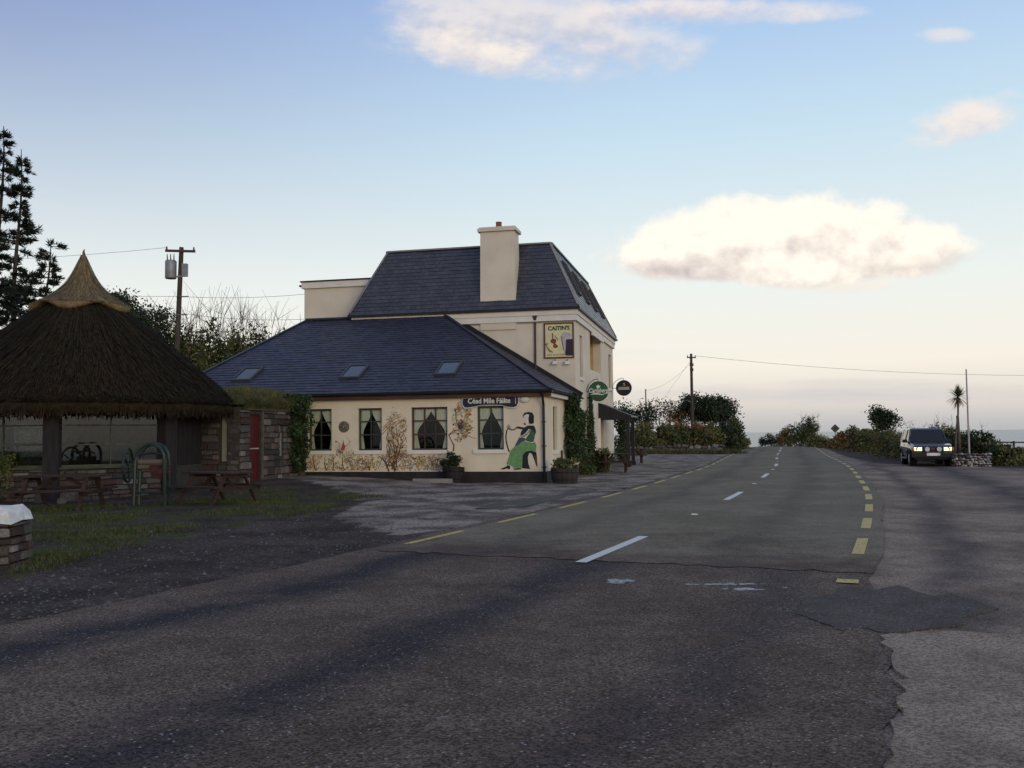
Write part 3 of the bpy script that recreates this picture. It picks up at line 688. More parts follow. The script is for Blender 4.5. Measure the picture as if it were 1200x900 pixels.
# four tall roof windows on the road slope
uu = Vector((0, 1, 0)); ww = (b_-Vector((.22, b_.y, E0))); ww = ww.normalized(); nn = uu.cross(ww); nn = nn if nn.x > 0 else -nn
for k in range(4):
    yy = D+2.35+2.75*k; c = Vector((.22, yy, E0))+ww*1.72; skylight(c, uu, ww, nn, .85, 1.6, pub, .09)
# chimney
mb = MB(); x0, x1 = -3.90, -2.46; mb.add([(x0-.03, D-.06, 5.9), (x1+.06, D-.06, 5.9), (x1+.06, D+.85, 5.9), (x0-.03, D+.85, 5.9), (x0, D-.06, 10.0), (x1, D-.06, 10.0), (x1, D+.8, 10.0), (x0, D+.8, 10.0)],
    [(3, 2, 1, 0), (4, 5, 6, 7), (0, 1, 5, 4), (1, 2, 6, 5), (2, 3, 7, 6), (3, 0, 4, 7)]); ch = mb.build('chimney', UPCREAM, pub)
mb = MB(); mb.ext(x0-.10, x1+.10, D-.16, D+.9, 10.002, 10.13); mb.ext(x0-.05, x1+.05, D-.11, D+.85, 10.132, 10.19); mb.build('chimney_cap', UPCREAM, ch)
mb = MB(); mb.lathe([(.0, 10.19), (.15, 10.19), (.13, 10.3), (.115, 10.42), (.135, 10.44), (.135, 10.47), (.10, 10.47), (.09, 10.2)], 14, ((x0+x1)/2-.02, D+.35, 0)); mb.build('chimney_pot', mat('terracotta', (.23, .075, .045), .8), ch, smooth=True)
# flat-roofed rear block
mb = MB(); mb.ext(-12.45, -8.9, D+1.3, YB+2, -.1, 8.22); rb = mb.build('rear_block', UPCREAM, pub)
mb = MB(); mb.ext(-12.55, -8.85, D+1.2, YB+2.1, 8.222, 8.50); mb.build('rear_parapet', WHITEW, rb)
mb = MB(); mb.ext(-12.6, -8.8, D+1.15, YB+2.15, 8.502, 8.56); mb.build('rear_roof_edge', GUT, rb)
mb = MB(); mb.box((-12.62, D+1.5, 8.36), (.14, .5, .07)); mb.build('gutter_outlet', GUT, rb)
# gable downpipe with hopper
mb = MB(); x = -1.62; mb.tube([(x, D-.06, 6.35), (x, D-.06, 4.15)], .04, 8); mb.add([(x-.1, D-.14, 6.42), (x+.1, D-.14, 6.42), (x+.1, D-.01, 6.42), (x-.1, D-.01, 6.42), (x-.05, D-.1, 6.22), (x+.05, D-.1, 6.22), (x+.05, D-.02, 6.22), (x-.05, D-.02, 6.22)], [(0, 1, 2, 3), (4, 5, 6, 7), (0, 1, 5, 4), (1, 2, 6, 5), (2, 3, 7, 6), (3, 0, 4, 7)]); mb.build('downpipe', TIMB, pub)
# porch over the entrance
PB = mat('black_porch', (.014, .013, .016), .6, .3)
y0, y1 = D+6.9, D+9.6
mb = MB(); mb.add([(.01, y0, 3.05), (.01, y1, 3.05), (1.55, y1, 2.42), (1.55, y0, 2.42), (.01, y0, 2.95), (.01, y1, 2.95), (1.55, y1, 2.32), (1.55, y0, 2.32)], [(0, 3, 2, 1), (4, 5, 6, 7), (0, 1, 5, 4), (1, 2, 6, 5), (2, 3, 7, 6), (3, 0, 4, 7)])
mb.add([(.01, y0-.002, 3.02), (1.5, y0-.002, 2.36), (1.5, y0-.002, 2.22), (.01, y0-.002, 2.22), (.01, y0+.06, 3.02), (1.5, y0+.06, 2.36), (1.5, y0+.06, 2.22), (.01, y0+.06, 2.22)], [(0, 1, 2, 3), (7, 6, 5, 4), (0, 1, 5, 4), (1, 2, 6, 5), (2, 3, 7, 6), (3, 0, 4, 7)])
po = mb.build('porch_canopy', PB, pub)
mb = MB(); mb.ext(1.55, 1.60, y0-.03, y1+.03, 2.36, 2.44); mb.build('porch_gutter', LEAD, po)
for yy in (y0+.1, y1-.1): mb = MB(); mb.box((1.38, yy, 1.1), (.17, .17, 2.24)); mb.box((1.38, yy, .1), (.24, .24, .2)); mb.build('porch_post', PB, po)
for yy in (D+6.75,): mb = MB(); mb.box((.06, yy, 1.15), (.12, .16, 2.3)); mb.build('porch_pilaster', WHITEW, po)
# ------------------------------------------------ mural on the wing wall
MU = {k: mat('mural_'+k, c, .85, .15, 6, .05) for k, c in dict(black=(.018, .022, .026), dress=(.135, .27, .12), bodice=(.045, .10, .065), skin=(.60, .55, .50), brown=(.10, .05, .03), orange=(.30, .15, .07), ochre=(.42, .30, .13), leaf=(.24, .25, .10), grey=(.24, .25, .25), blue=(.12, .16, .24), red=(.36, .06, .03), slate=(.06, .075, .10)).items()}
MK = list(MU)
mur = MB(); lay = [0]
def mpoly(key, pts, tf):
    lay[0] += 1; y = -.003-lay[0]*.00012
    q = [fac(*tf(*p)) for p in pts]; mur.add([(a, y, b) for a, b in q], [tuple(range(len(q)))[::-1]], MK.index(key))
def stroke(m, key, pts, w0, w1, base=.002):
    lay[0] += 1; y = -base-lay[0]*.000003; vs = []; n = len(pts)
    for i, (a, b) in enumerate(pts):
        p, q = pts[max(i-1, 0)], pts[min(i+1, n-1)]; d = math.hypot(q[0]-p[0], q[1]-p[1]) or 1; nx_, nz_ = -(q[1]-p[1])/d, (q[0]-p[0])/d
        w = (w0+(w1-w0)*i/(n-1))*.5; vs += [(a+nx_*w, y, b+nz_*w), (a-nx_*w, y, b-nz_*w)]
    m.add(vs, [(2*i, 2*i+1, 2*i+3, 2*i+2) for i in range(n-1)], MK.index(key))
Z5 = lambda x, y: (585+x/10.583, 475+y/10.583)
mpoly('skin', [(305, 130), (330, 105), (375, 100), (378, 225), (420, 225), (418, 245), (360, 252), (350, 238), (318, 225), (300, 180)], Z5)
mpoly('black', [(290, 130), (310, 95), (360, 80), (410, 90), (432, 130), (430, 220), (400, 232), (368, 225), (362, 170), (372, 115), (340, 108), (305, 130), (300, 160)], Z5)
mpoly('black', [(300, 215), (335, 228), (330, 245), (308, 240)], Z5)
mpoly('black', [(350, 252), (400, 250), (432, 250), (450, 290), (458, 330), (440, 380), (400, 330), (370, 290), (330, 340), (290, 370), (262, 380), (270, 330), (290, 300), (215, 285), (205, 270), (240, 262), (310, 275)], Z5)
mpoly('bodice', [(380, 295), (405, 300), (440, 340), (440, 400), (428, 450), (395, 458), (345, 445), (322, 425), (345, 390), (378, 345)], Z5)
mpoly('grey', [(375, 300), (398, 300), (370, 345), (330, 385), (285, 400), (262, 385), (300, 370), (340, 345)], Z5)
mpoly('slate', [(250, 395), (320, 405), (330, 435), (290, 455), (230, 500), (192, 505), (220, 450)], Z5)
mpoly('dress', [(300, 440), (345, 452), (400, 465), (445, 455), (462, 500), (455, 575), (400, 562), (330, 575), (295, 620), (285, 780), (240, 782), (180, 775), (150, 750), (88, 728), (120, 640), (140, 560), (190, 510), (240, 490)], Z5)
mpoly('black', [(290, 620), (330, 572), (400, 562), (460, 580), (470, 640), (476, 755), (462, 760), (440, 690), (405, 600), (375, 590), (355, 640), (362, 720), (385, 790), (285, 780)], Z5)
mpoly('brown', [(440, 620), (466, 620), (476, 755), (464, 760), (448, 700)], Z5)
mpoly('black', [(20, 785), (60, 770), (95, 755), (100, 738), (138, 755), (135, 790), (110, 792), (100, 780), (60, 796), (25, 794)], Z5)
mpoly('black', [(168, 785), (230, 780), (272, 780), (270, 795), (190, 800)], Z5)
lay[0] = 0
hp = [fac(*Z5(*p)) for p in [(128, 580), (105, 520), (88, 450), (84, 380), (92, 320), (112, 285), (150, 305), (190, 300), (215, 280), (260, 272)]]
stroke(mur, 'black', hp, .045, .035, .0062); mpoly('grey', [(92, 265), (120, 230), (135, 260), (150, 290), (120, 292), (100, 285)], Z5)
fig = mur.build('painted_harpist', [MU[k] for k in MK], pub, fix=False)
tag(fig, 'painted seated woman in a green dress playing a harp on the cream wall')
# painted thicket and tree
mur = MB(); lay[0] = 0; r = random.Random(11)
def inwin(x, z): return any(a-.16 < x < b+.16 and H0-.16 < z < H1+.05 for a, b, c in WINS) or z > ZE-.14 or z < .36 or x > .0
def twig(x, z, a, ln, w, key, depth):
    pts = [(x, z)]
    for i in range(6):
        a += r.uniform(-.4, .4); x += math.cos(a)*ln/6; z += math.sin(a)*ln/6
        if inwin(x, z): break
        pts.append((x, z))
        if depth and r.random() < .5: twig(x, z, a+r.choice((-1, 1))*r.uniform(.4, 1.1), ln*.6, w*.6, r.choice((key, key, 'brown', 'orange')), depth-1)
        if r.random() < .26:
            s = r.uniform(.015, .045); k = r.choice(('ochre', 'ochre', 'leaf', 'orange', 'brown', 'grey')); o = r.uniform(0, 3); ox, oz = r.gauss(0, .06), r.gauss(0, .06)
            if not inwin(x+ox, z+oz) and z+oz > .40:
                lay[0] += 1; y = -.0022-lay[0]*.000003
                mur.add([(x+ox+s*q*math.cos(o+j), y, z+oz+s*q*math.sin(o+j)) for j, q in zip((0, 1.3, 2.6, 3.9, 5.1), (1.4, .6, 1, .7, .8))], [(0, 1, 2, 3, 4)], MK.index(k))
    if len(pts) > 2: stroke(mur, key, pts, w, w*.35)
for i in range(150): twig(r.uniform(-9.4, -3.2), r.uniform(.38, .86), r.uniform(0, 6.28), r.uniform(.2, .5), .016, r.choice(('brown', 'brown', 'ochre', 'orange', 'black')), 1)
for i in range(26): twig(r.uniform(-5.75, -4.95), r.uniform(.7, 2.0), r.uniform(.6, 1.6), r.uniform(.3, .7), .02, r.choice(('ochre', 'brown', 'orange', 'ochre')), 1)
for i in range(12): twig(-5.5+r.uniform(-.1, .2), .36+r.uniform(.0, .2), r.uniform(1.0, 2.1), r.uniform(.8, 1.5), .05, 'brown', 2)
for i in range(6): twig(r.uniform(-8.9, -6), .4, r.uniform(.8, 2.4), r.uniform(.5, .8), .04, 'brown', 2)
for o in (0, .12, .2): stroke(mur, 'orange', [fac(448+o*5, 509-o*40), fac(455, 501-o*30), fac(462, 495-o*30), fac(470, 492-o*35)], .03, .02)
T8 = lambda x, y: (400+x/7.5, 470+y/7.5)
for p, w in (([(985, 440), (990, 390), (970, 350), (945, 300)], .05), ([(945, 300), (985, 265), (1035, 245)], .05), ([(1035, 240), (1015, 190), (1005, 120), (1000, 60)], .04), ([(1050, 190), (1090, 150), (1140, 115)], .025), ([(1050, 230), (1110, 250), (1170, 230)], .03), ([(1100, 300), (1150, 320), (1185, 330)], .02)):
    stroke(mur, 'brown', [fac(*T8(*q)) for q in p], w, w*.5)
for i in range(46): twig(r.uniform(-3.2, -2.5), r.uniform(1.6, 2.62), r.uniform(0, 6.28), r.uniform(.12, .3), .016, r.choice(('ochre', 'orange', 'brown', 'leaf')), 1)
for key, pts in (('red', [(20, 430), (35, 380), (40, 335), (48, 370), (60, 400), (52, 432)]), ('orange', [(1025, 75), (1040, 40), (1065, 60), (1060, 85)]), ('red', [(1130, 120), (1150, 105), (1165, 120), (1145, 132)]), ('blue', [(440, 430), (465, 415), (460, 440), (445, 445)])):
    mpoly(key, pts, T8)
for i in range(36):
    x = r.uniform(-5.0, -3.3); z = .40+abs(r.gauss(0, .10))
    if not inwin(x, z): mpoly(r.choice(('skin', 'grey', 'blue', 'skin')), [(0, 0), (1, .4), (1.4, 1), (.5, 1.3)], lambda a, b: (0, 0)) if False else mur.add([(x+a*.05, -.004-i*.00002, z+b*.035) for a, b in ((0, 0), (1, .1), (1.2, .8), (.3, 1))], [(0, 1, 2, 3)], MK.index(r.choice(('skin', 'grey', 'blue', 'skin'))))
mt = mur.build('painted_thicket', [MU[k] for k in MK], pub, fix=False); tag(mt, 'painted autumn tree and brambles along the cream wall')

# ------------------------------------------------ signs and wall fittings
def text(name, body, size, m, parent, loc, rot=(math.pi/2, 0, 0), sx=1., bold=0., shear=0., depth=.004):
    cu = bpy.data.curves.new(name, 'FONT'); cu.body = body; cu.size = size; cu.extrude = depth; cu.align_x = 'CENTER'; cu.align_y = 'CENTER'; cu.offset = bold; cu.shear = shear; cu.resolution_u = 2
    tmp = bpy.data.objects.new('tmp', cu); COL.objects.link(tmp); dg = bpy.context.evaluated_depsgraph_get()
    me = bpy.data.meshes.new_from_object(tmp.evaluated_get(dg)); bpy.data.objects.remove(tmp); me.materials.clear(); me.materials.append(m)
    o = link(name, me, parent); o.location = loc; o.rotation_euler = rot; o.scale = (sx, 1, 1); return o
SNAVY = mat('sign_navy', (.018, .018, .034), .5, .2, 5, .05); SWH = mat('sign_white', (.62, .61, .58), .6, .08); SBR = mat('sign_brown', (.085, .035, .022), .6, .2); SCR = mat('sign_cream', (.62, .55, .33), .6, .1, 3, .0); SGR = mat('sign_green', (.018, .085, .045), .45, .15, 4, 0); SDK = mat('sign_dark', (.016, .014, .016), .4, .2, 4, 0); SGO = mat('sign_gold', (.35, .22, .08), .5, .1)
# welcome board
Z4 = lambda x, y: fac(535+x/15, 455+y/15, -.09)
cx_, cz_ = Z4(600, 240); wb = thing('welcome_board', 'dark blue wooden board with white Irish welcome lettering under the eaves', 'sign', PW(cx_, -.05, cz_), PA)
OUT = [(115, 172), (600, 152), (1085, 140), (1090, 200), (1085, 270), (1050, 330), (990, 345), (900, 335), (800, 300), (600, 295), (420, 300), (330, 325), (200, 350), (140, 350), (105, 300), (95, 230)]
q = [(a-cx_, b-cz_) for a, b in (Z4(*p) for p in OUT)]
mb = MB(); mb.plate([(u*1.02, v*1.06) for u, v in q], lambda u, v, d: (u, d, v), -.02, .04); mb.build('border', SWH, wb)
mb = MB(); mb.plate([(u*.985, v*.88) for u, v in q], lambda u, v, d: (u, d, v), -.034, -.021); mb.build('panel', SNAVY, wb)
text('lettering', 'C\u00e9ad M\u00edle F\u00e1ilte', .245, SWH, wb, (-.06, -.038, .035), sx=.93, bold=.006)
mb = MB(); mb.box((.86, -.037, .03), (.018, .006, .22)); mb.build('divider', SWH, wb)
# picture sign on the gable
sx0, sz0 = fac(638, 374.5, D-.05); sx1, sz1 = fac(673, 419.5, D-.05); sx1 = min(sx1, -.06); sz0, sz1 = 6.07, 4.68; w2, h2 = (sx1-sx0)/2, (sz0-sz1)/2
ps = thing('picture_sign', 'framed cream sign lettered with the pub name over a fiddle and a pint', 'sign', PW((sx0+sx1)/2, D-.04, (sz0+sz1)/2), PA)
mb = MB(); mb.ext(-w2, w2, -.01, .03, -h2, h2); mb.build('board', SCR, ps)
mb = MB()
for a in (-1, 1): mb.ext(a*w2-.025, a*w2+.025, -.03, .032, -h2-.025, h2+.025); mb.ext(-w2+.026, w2-.026, -.03, .032, a*h2-.025, a*h2+.025)
mb.build('frame', SBR, ps)
text('lettering', "CAITIN'S", .235, mat('sign_letter_green', (.02, .045, .02), .6), ps, (0, -.014, h2-.2), sx=.98, bold=.008)
T6 = lambda x, y: ((x-330)/220*w2, -(y-400)/290*h2)
def pic(key, pts, k=0): 
    mb = MB(); mb.plate([T6(*p) for p in pts], lambda u, v, d: (u, d, v), -.014-k*.002, -.0105); return mb
pic('', [(360, 322), (440, 320), (545, 315), (545, 665), (440, 660), (420, 600), (395, 560), (375, 430)]).build('pint_glass', mat('stout_black', (.03, .02, .04), .5), ps)
pic('', [(365, 300), (380, 270), (420, 255), (500, 280), (540, 300), (540, 380), (440, 385), (430, 560), (420, 650), (405, 560), (385, 420)], 1).build('pint_froth', mat('froth_grey', (.42, .38, .40), .7), ps)
pic('', [(445, 385), (540, 390), (540, 580), (440, 570)], 2).build('stout', MC['stout_black'], ps)
pic('', [(220, 370), (280, 375), (290, 420), (275, 450), (310, 480), (315, 510), (280, 530), (240, 515), (240, 480), (250, 455), (205, 430), (200, 395)]).build('fiddle', mat('fiddle_red', (.20, .045, .025), .5), ps)
pic('', [(222, 270), (236, 270), (245, 370), (232, 370)], 1).build('fiddle_neck', SDK, ps); pic('', [(262, 310), (272, 310), (318, 390), (308, 392)], 1).build('bow', SDK, ps)
pic('', [(115, 450), (170, 435), (165, 455), (140, 470), (150, 500), (190, 560), (240, 590), (230, 605), (185, 590), (150, 540), (128, 480)]).build('horn', mat('horn_brown', (.22, .15, .06), .6), ps)
mb = MB()
for i in range(14): u, v = T6(160+i*27, 640); mb.ext(u-.022, u+.012, -.013, -.0105, v-.03, v+.02)
tag(mb.build('small_print', SBR, ps), kind='stuff')
for px, wh in ((650.5, 'below the fiddle of the picture sign'), (664.8, 'below the pint glass of the picture sign')):
    x, z = fac(px, 425, D-.1); t = thing('sign_lamp', 'small white lamp on the gable wall '+wh, 'lamp', PW(x, D, z), PA, 'lamps below the picture sign')
    mb = MB(); mb.add([(-.10, -.22, -.07), (.10, -.22, -.07), (.10, -.06, -.07), (-.10, -.06, -.07), (-.06, -.18, .07), (.06, -.18, .07), (.06, -.08, .07), (-.06, -.08, .07)], [(3, 2, 1, 0), (4, 5, 6, 7), (0, 1, 5, 4), (1, 2, 6, 5), (2, 3, 7, 6), (3, 0, 4, 7)]); mb.build('lamp_head', SWH, t)
    mb = MB(); mb.tube([(0, 0, .12), (0, -.10, .12), (0, -.12, .06)], .018, 6); mb.build('bracket', SDK, t)
x, z = fac(614.5, 468, -.05); mb = MB(); mb.lathe([(0, .0), (.12, .0), (.15, .03), (.13, .07), (.07, .10), (0, .105)], 18); o = mb.build('bulkhead_lamp', SWH, None, True); o.location = PW(x, -.0, z); o.rotation_euler = (math.pi/2, 0, PA); o.scale = (1.2, .8, 1); tag(o, 'oval white bulkhead lamp on the wall beside the welcome board', 'lamp')
# carved plaques
for (px, py, rr, lab, m) in ((403, 500.3, .205, 'round carved stone plaque on the wall between the first two windows', mat('plaque_stone', (.20, .165, .14), .9, .35, 12, .8, 25)), (541.5, 498.8, .165, 'small round purple-grey plaque on the wall beside the painted tree', mat('plaque_purple', (.115, .095, .12), .9, .35, 14, .8, 25))):
    x, z = fac(px, py); t = thing('wall_plaque', lab, 'plaque', PW(x, 0, z), PA)
    mb = MB(); mb.lathe([(0, -.04), (rr*.9, -.045), (rr, -.02), (rr, .0), (0, 0)], 20, (0, 0, 0)); o = mb.build('disc', m, t); o.rotation_euler = (-math.pi/2, 0, 0)
    o.rotation_euler = (-math.pi/2, 0, 0); o.scale = (1, 1, -1)
    mb = MB()
    for i in range(5): a = i*1.256; mb.tube([(0, -.05, 0), (rr*.4*math.cos(a), -.055, rr*.4*math.sin(a)), (rr*.6*math.cos(a+.7), -.05, rr*.6*math.sin(a+.7))], [.02, .018, .01], 5)
    mb.build('carving', m, t)
# round hanging signs
def disc_sign(name, label, yl, zc, rad, xo, face, maker):
    t = thing(name, label, 'sign', PW(0, yl, zc), PA)
    mb = MB(); mb.tube([(xo, -.05, 0), (xo, .05, 0)], rad, 28); mb.build('disc', face, t)
    mb = MB(); mb.tube([(xo+rad*math.cos(a*.2244), -.03, rad*math.sin(a*.2244)) for a in range(28)], .022, 5, closed=True); mb.build('rim', SDK, t)
    mb = MB(); mb.tube([(0, 0, 0), (xo-rad, 0, 0)], .016, 6); mb.tube([(0, 0, -.05)]+[(xo*.98*(1-math.cos(a)), 0, (rad+.12)*math.sin(a)) for a in (.1, .4, .8, 1.2, 1.57)]+[(xo, 0, rad-.02)], .014, 6); mb.build('bracket', SDK, t)
    maker(t, xo, rad); return t
def green_face(t, xo, rad):
    text('lettering', 'Carlsberg', .27, SWH, t, (xo, -.056, .03), sx=.80, bold=.006, shear=.25)
    mb = MB(); pts = [(-.33, -.14), (-.2, -.07), (0, -.08), (.18, -.13), (.34, -.08), (.2, -.17), (0, -.14), (-.2, -.13)]; mb.plate([(a*rad/.42, b*rad/.42) for a, b in pts], lambda u, v, d: (xo+u, d, v), -.058, -.051); mb.build('swash', SWH, t)
    mb = MB(); pts = [(0, .12), (.07, .17), (.10, .26), (.05, .23), (0, .30), (-.05, .23), (-.10, .26), (-.07, .17)]; mb.plate([(a*rad/.42, b*rad/.42) for a, b in pts], lambda u, v, d: (xo+u, d, v), -.058, -.051); mb.build('emblem', SWH, t)
    mb = MB(); mb.plate([(-.16, -.28), (.10, -.28), (.16, -.34), (0, -.39), (-.14, -.36)], lambda u, v, d: (xo+u, d, v), -.058, -.051); mb.build('panel', SBR, t)
def dark_face(t, xo, rad):
    text('lettering', 'GUINNESS', .13, SWH, t, (xo, -.056, .0), sx=.95, bold=.003)
    mb = MB(); pts = [(-.06, .10), (.05, .10), (.08, .22), (.02, .30), (-.05, .24), (-.02, .2), (.03, .16)]; mb.plate(pts, lambda u, v, d: (xo+u, d, v), -.058, -.051); mb.build('emblem', SGO, t)
    mb = MB(); mb.plate([(-.32, -.09), (.32, -.09), (.30, -.07), (-.30, -.07)], lambda u, v, d: (xo+u, d, v), -.058, -.051); mb.build('band', SWH, t)
disc_sign('hanging_sign', 'round green hanging sign with white script on a scrolled iron bracket', D+3.1, 3.42, .42, .52, SGR, green_face)
disc_sign('hanging_sign', 'round dark hanging sign with a gold emblem at the far corner of the pub', D+12.9, 4.02, .41, .62, SDK, dark_face)

# ================================================================== thatched roundhouse
RC = at(95, 480, 27.5); RC = (float(RC[0]), 27.5, 0.)
rh = thing('thatched_roundhouse', 'eight-sided roundhouse with a dark conical thatched roof, straw cap and glazed stone walls', 'roundhouse', RC, 0)
OAK = mat('dark_post_timber', (.017, .014, .017), .85, .35, 5, .3, 30, stretch=(3, 3, .4))
RWF = mat('roundhouse_window_frame', (.055, .058, .042), .7, .3, 5, .1)
RGLASS = glassmat('roundhouse_glass', (.82, .84, .80), .025)
RV = [Vector((3.85*math.sin(math.radians(15+45*k)), -3.85*math.cos(math.radians(15+45*k)), 0)) for k in range(8)]
cnt = 0
for k in range(8):
    p, q = RV[k], RV[(k+1) % 8]; e = (q-p).normalized(); n = Vector((e.y, -e.x, 0)); Lf = (q-p).length
    mb = MB(); mid = (p+q)/2-n*.20; mb.box((mid.x, mid.y, .36), (Lf-.02, .3, .92), math.atan2(e.y, e.x)); mb.build('base_wall', MORT, rh)
    if k in (6, 7, 0): cnt += stones(rh, p-n*.09+e*.14, e, Lf-.28, -.06, .80, .34, .125, .2, seed=20+k)
    Pk = (lambda p, e, n: lambda u, v, d: tuple(p+e*u-n*v+Vector((0, 0, d))))(p, e, n)
    if k == 1:     # boarded door side
        for i in range(9):
            mb = MB(); a = .2+i*(Lf-.4)/9; w = (Lf-.4)/9-.012
            mb.add([Pk(u, v, d) for d in (.83, 2.3) for v in (.10, .15) for u in (a, a+w)], [(0, 2, 3, 1), (4, 5, 7, 6), (0, 1, 5, 4), (2, 6, 7, 3), (0, 4, 6, 2), (1, 3, 7, 5)]); mb.build('board', OAK, rh)
        continue
    w = window(.19, Lf-.19, .86, 2.30, 2, (0, .40, .78, 1), Pk, RWF, rh, curtain=False, sill=False, inset=.12)
    for c in kids(w): c.data.materials[0] = RGLASS
    mb = MB(); mb.add([Pk(u, v, d) for d in (.815, .858) for v in (-.06, .26) for u in (.16, Lf-.16)], [(0, 2, 3, 1), (4, 5, 7, 6), (0, 1, 5, 4), (2, 6, 7, 3), (0, 4, 6, 2), (1, 3, 7, 5)]); mb.build('sill', RWF, rh)
for k in range(8):
    v = RV[k]; mb = MB(); a = math.radians(15+45*k)
    mb.box((v.x*.985, v.y*.985, 1.17), (.38, .36, 2.46), a); mb.build('post', OAK, rh)
mb = MB(); mb.tube([(RV[k].x*.97, RV[k].y*.97, 2.38) for k in range(8)], .12, 6, closed=True); mb.build('wall_plate', OAK, rh)
mb = MB(); mb.lathe([(0, .03), (3.5, .03), (3.5, -.1)], 24); mb.build('floor', mat('roundhouse_floor', (.09, .075, .06), .8), rh)
mb = MB(); mb.tube([(.3, .3, 0), (.3, .3, 4.8)], .13, 8); mb.build('centre_post', OAK, rh)
# indoor tables just seen through the panes
TH = [mat('thatch_%s' % 'abcd'[i], c, .95, .35, 9, .5, 60, .1) for i, c in enumerate([(.022, .016, .0095), (.015, .0115, .0075), (.032, .021, .011), (.020, .018, .010)])]
prof = [(3.9, 2.34), (4.42, 2.26), (4.53, 2.32), (4.56, 2.48), (4.46, 2.62), (3.9, 3.12), (3.2, 3.74), (2.5, 4.34), (1.9, 4.86), (1.3, 5.36), (.7, 5.85), (.0, 6.3)]
def tj(i, j):
    if i in (0, len(prof)-1): return 0, 0
    return .05*math.sin(j*1.7+i)*.6+rnd.uniform(-.025, .025), rnd.uniform(-.03, .03)
mb = MB(); mb.lathe(prof, 96, jit=tj); th = mb.build('thatch', TH[0], rh, smooth=True)
mb = MB(); mb.lathe([(0, 6.0), (3.9, 2.5)], 48); mb.build('roof_lining', mat('roof_lining', (.05, .04, .03), .9), rh)
def reeds(rf, n, ln, w, mats, name, parent, z_of_t, lift=.03, seed=3):
    g = np.random.default_rng(seed); t = g.uniform(0, 1, n); a = g.uniform(0, 6.2832, n)
    r0, z0 = rf(t); r1, z1 = rf(np.clip(t-ln, -.02, 1)); da = g.normal(0, .02, n); l0 = g.uniform(.0, lift, n); l1 = g.uniform(lift*.3, lift*1.6, n)
    d = np.stack([-np.sin(a), np.cos(a), 0*a], 1)*(w*g.uniform(.5, 1.5, n))[:, None]
    A = np.stack([r0*np.cos(a), r0*np.sin(a), z0+l0], 1); B = np.stack([(r1+l1)*np.cos(a+da), (r1+l1)*np.sin(a+da), z1+l1], 1)
    V = np.stack([A-d, A+d, B+d, B-d], 1).reshape(-1, 3)
    return tag(np_mesh(name, V, np.arange(4*n).reshape(-1, 4), g.integers(0, len(mats), n), mats, parent), kind='stuff')
pr = np.array(prof[3:-1])[::-1]; tt = np.linspace(1, 0, len(pr))
def rf1(t): t = np.sqrt(np.clip(1-t, 0, 1.1)); return np.interp(t, 1-tt, pr[:, 0])*1.0+.01, np.interp(t, 1-tt, pr[:, 1])+.02
reeds(rf1, 17000, .13, .011, TH, 'reeds', th, None, .045)
g = np.random.default_rng(9); n = 5200; a = g.uniform(0, 6.2832, n); r0 = g.uniform(4.40, 4.56, n); z0 = g.uniform(2.28, 2.50, n); dr = g.uniform(-.02, .05, n)
A = np.stack([r0*np.cos(a), r0*np.sin(a), z0], 1); Bq = np.stack([(r0+dr)*np.cos(a), (r0+dr)*np.sin(a), z0-g.uniform(.06, .2, n)], 1); d = np.stack([-np.sin(a), np.cos(a), 0*a], 1)*.010
tag(np_mesh('eave_fringe', np.stack([A-d, A+d, Bq+d, Bq-d], 1).reshape(-1, 3), np.arange(4*n).reshape(-1, 4), g.integers(0, 3, n), TH[:3], th), kind='stuff')
ST = [mat('straw_%s' % 'abc'[i], c, .9, .3, 14, .5, 60, .1, stretch=(1, 1, .3)) for i, c in enumerate([(.17, .125, .070), (.125, .092, .052), (.22, .165, .095)])]
cp = [(1.22, 5.40), (1.34, 5.44), (1.40, 5.54), (1.24, 5.64), (.93, 5.82), (.66, 6.02), (.44, 6.26), (.29, 6.5), (.20, 6.74), (.12, 6.96), (.07, 7.1), (.0, 7.13)]
def cj(i, j):
    k = max(0., 1-i/4); s = math.cos(j/64*2*math.pi*5+.9)
    return (.10*k*s+rnd.uniform(-.015, .015) if i < 11 else 0), -.13*k*s+rnd.uniform(-.012, .012)
mb = MB(); mb.lathe(cp, 64, jit=cj); cap = mb.build('straw_cap', ST[0], rh, smooth=True)
cpa = np.array(cp[2:-1])[::-1]; ct = np.linspace(0, 1, len(cpa))
def rf2(t): t = np.sqrt(np.clip(1-t, 0, 1)); return np.interp(t, ct, cpa[:, 0])+.012, np.interp(t, ct, cpa[:, 1])
reeds(rf2, 2600, .18, .006, ST, 'straw_stems', cap, None, .018, 5)
mb = MB(); mb.tube([(.02, 0, 7.1), (.0, .01, 7.22), (.03, .0, 7.30)], [.05, .035, .01], 6); mb.build('finial', ST[1], cap)

# ================================================================== turf-roofed shed
sh0, sh1 = Vector((-8.07, 27.5, 0)), Vector((-7.18, 32.2, 0)); se = (sh1-sh0).normalized(); SA = math.atan2(se.y, se.x); SL = (sh1-sh0).length
GZ = .18
shed = thing('turf_roofed_shed', 'low rubble stone shed with a grassy turf roof and a red plank door', 'shed', (sh0.x, sh0.y, 0), SA-math.pi/2)
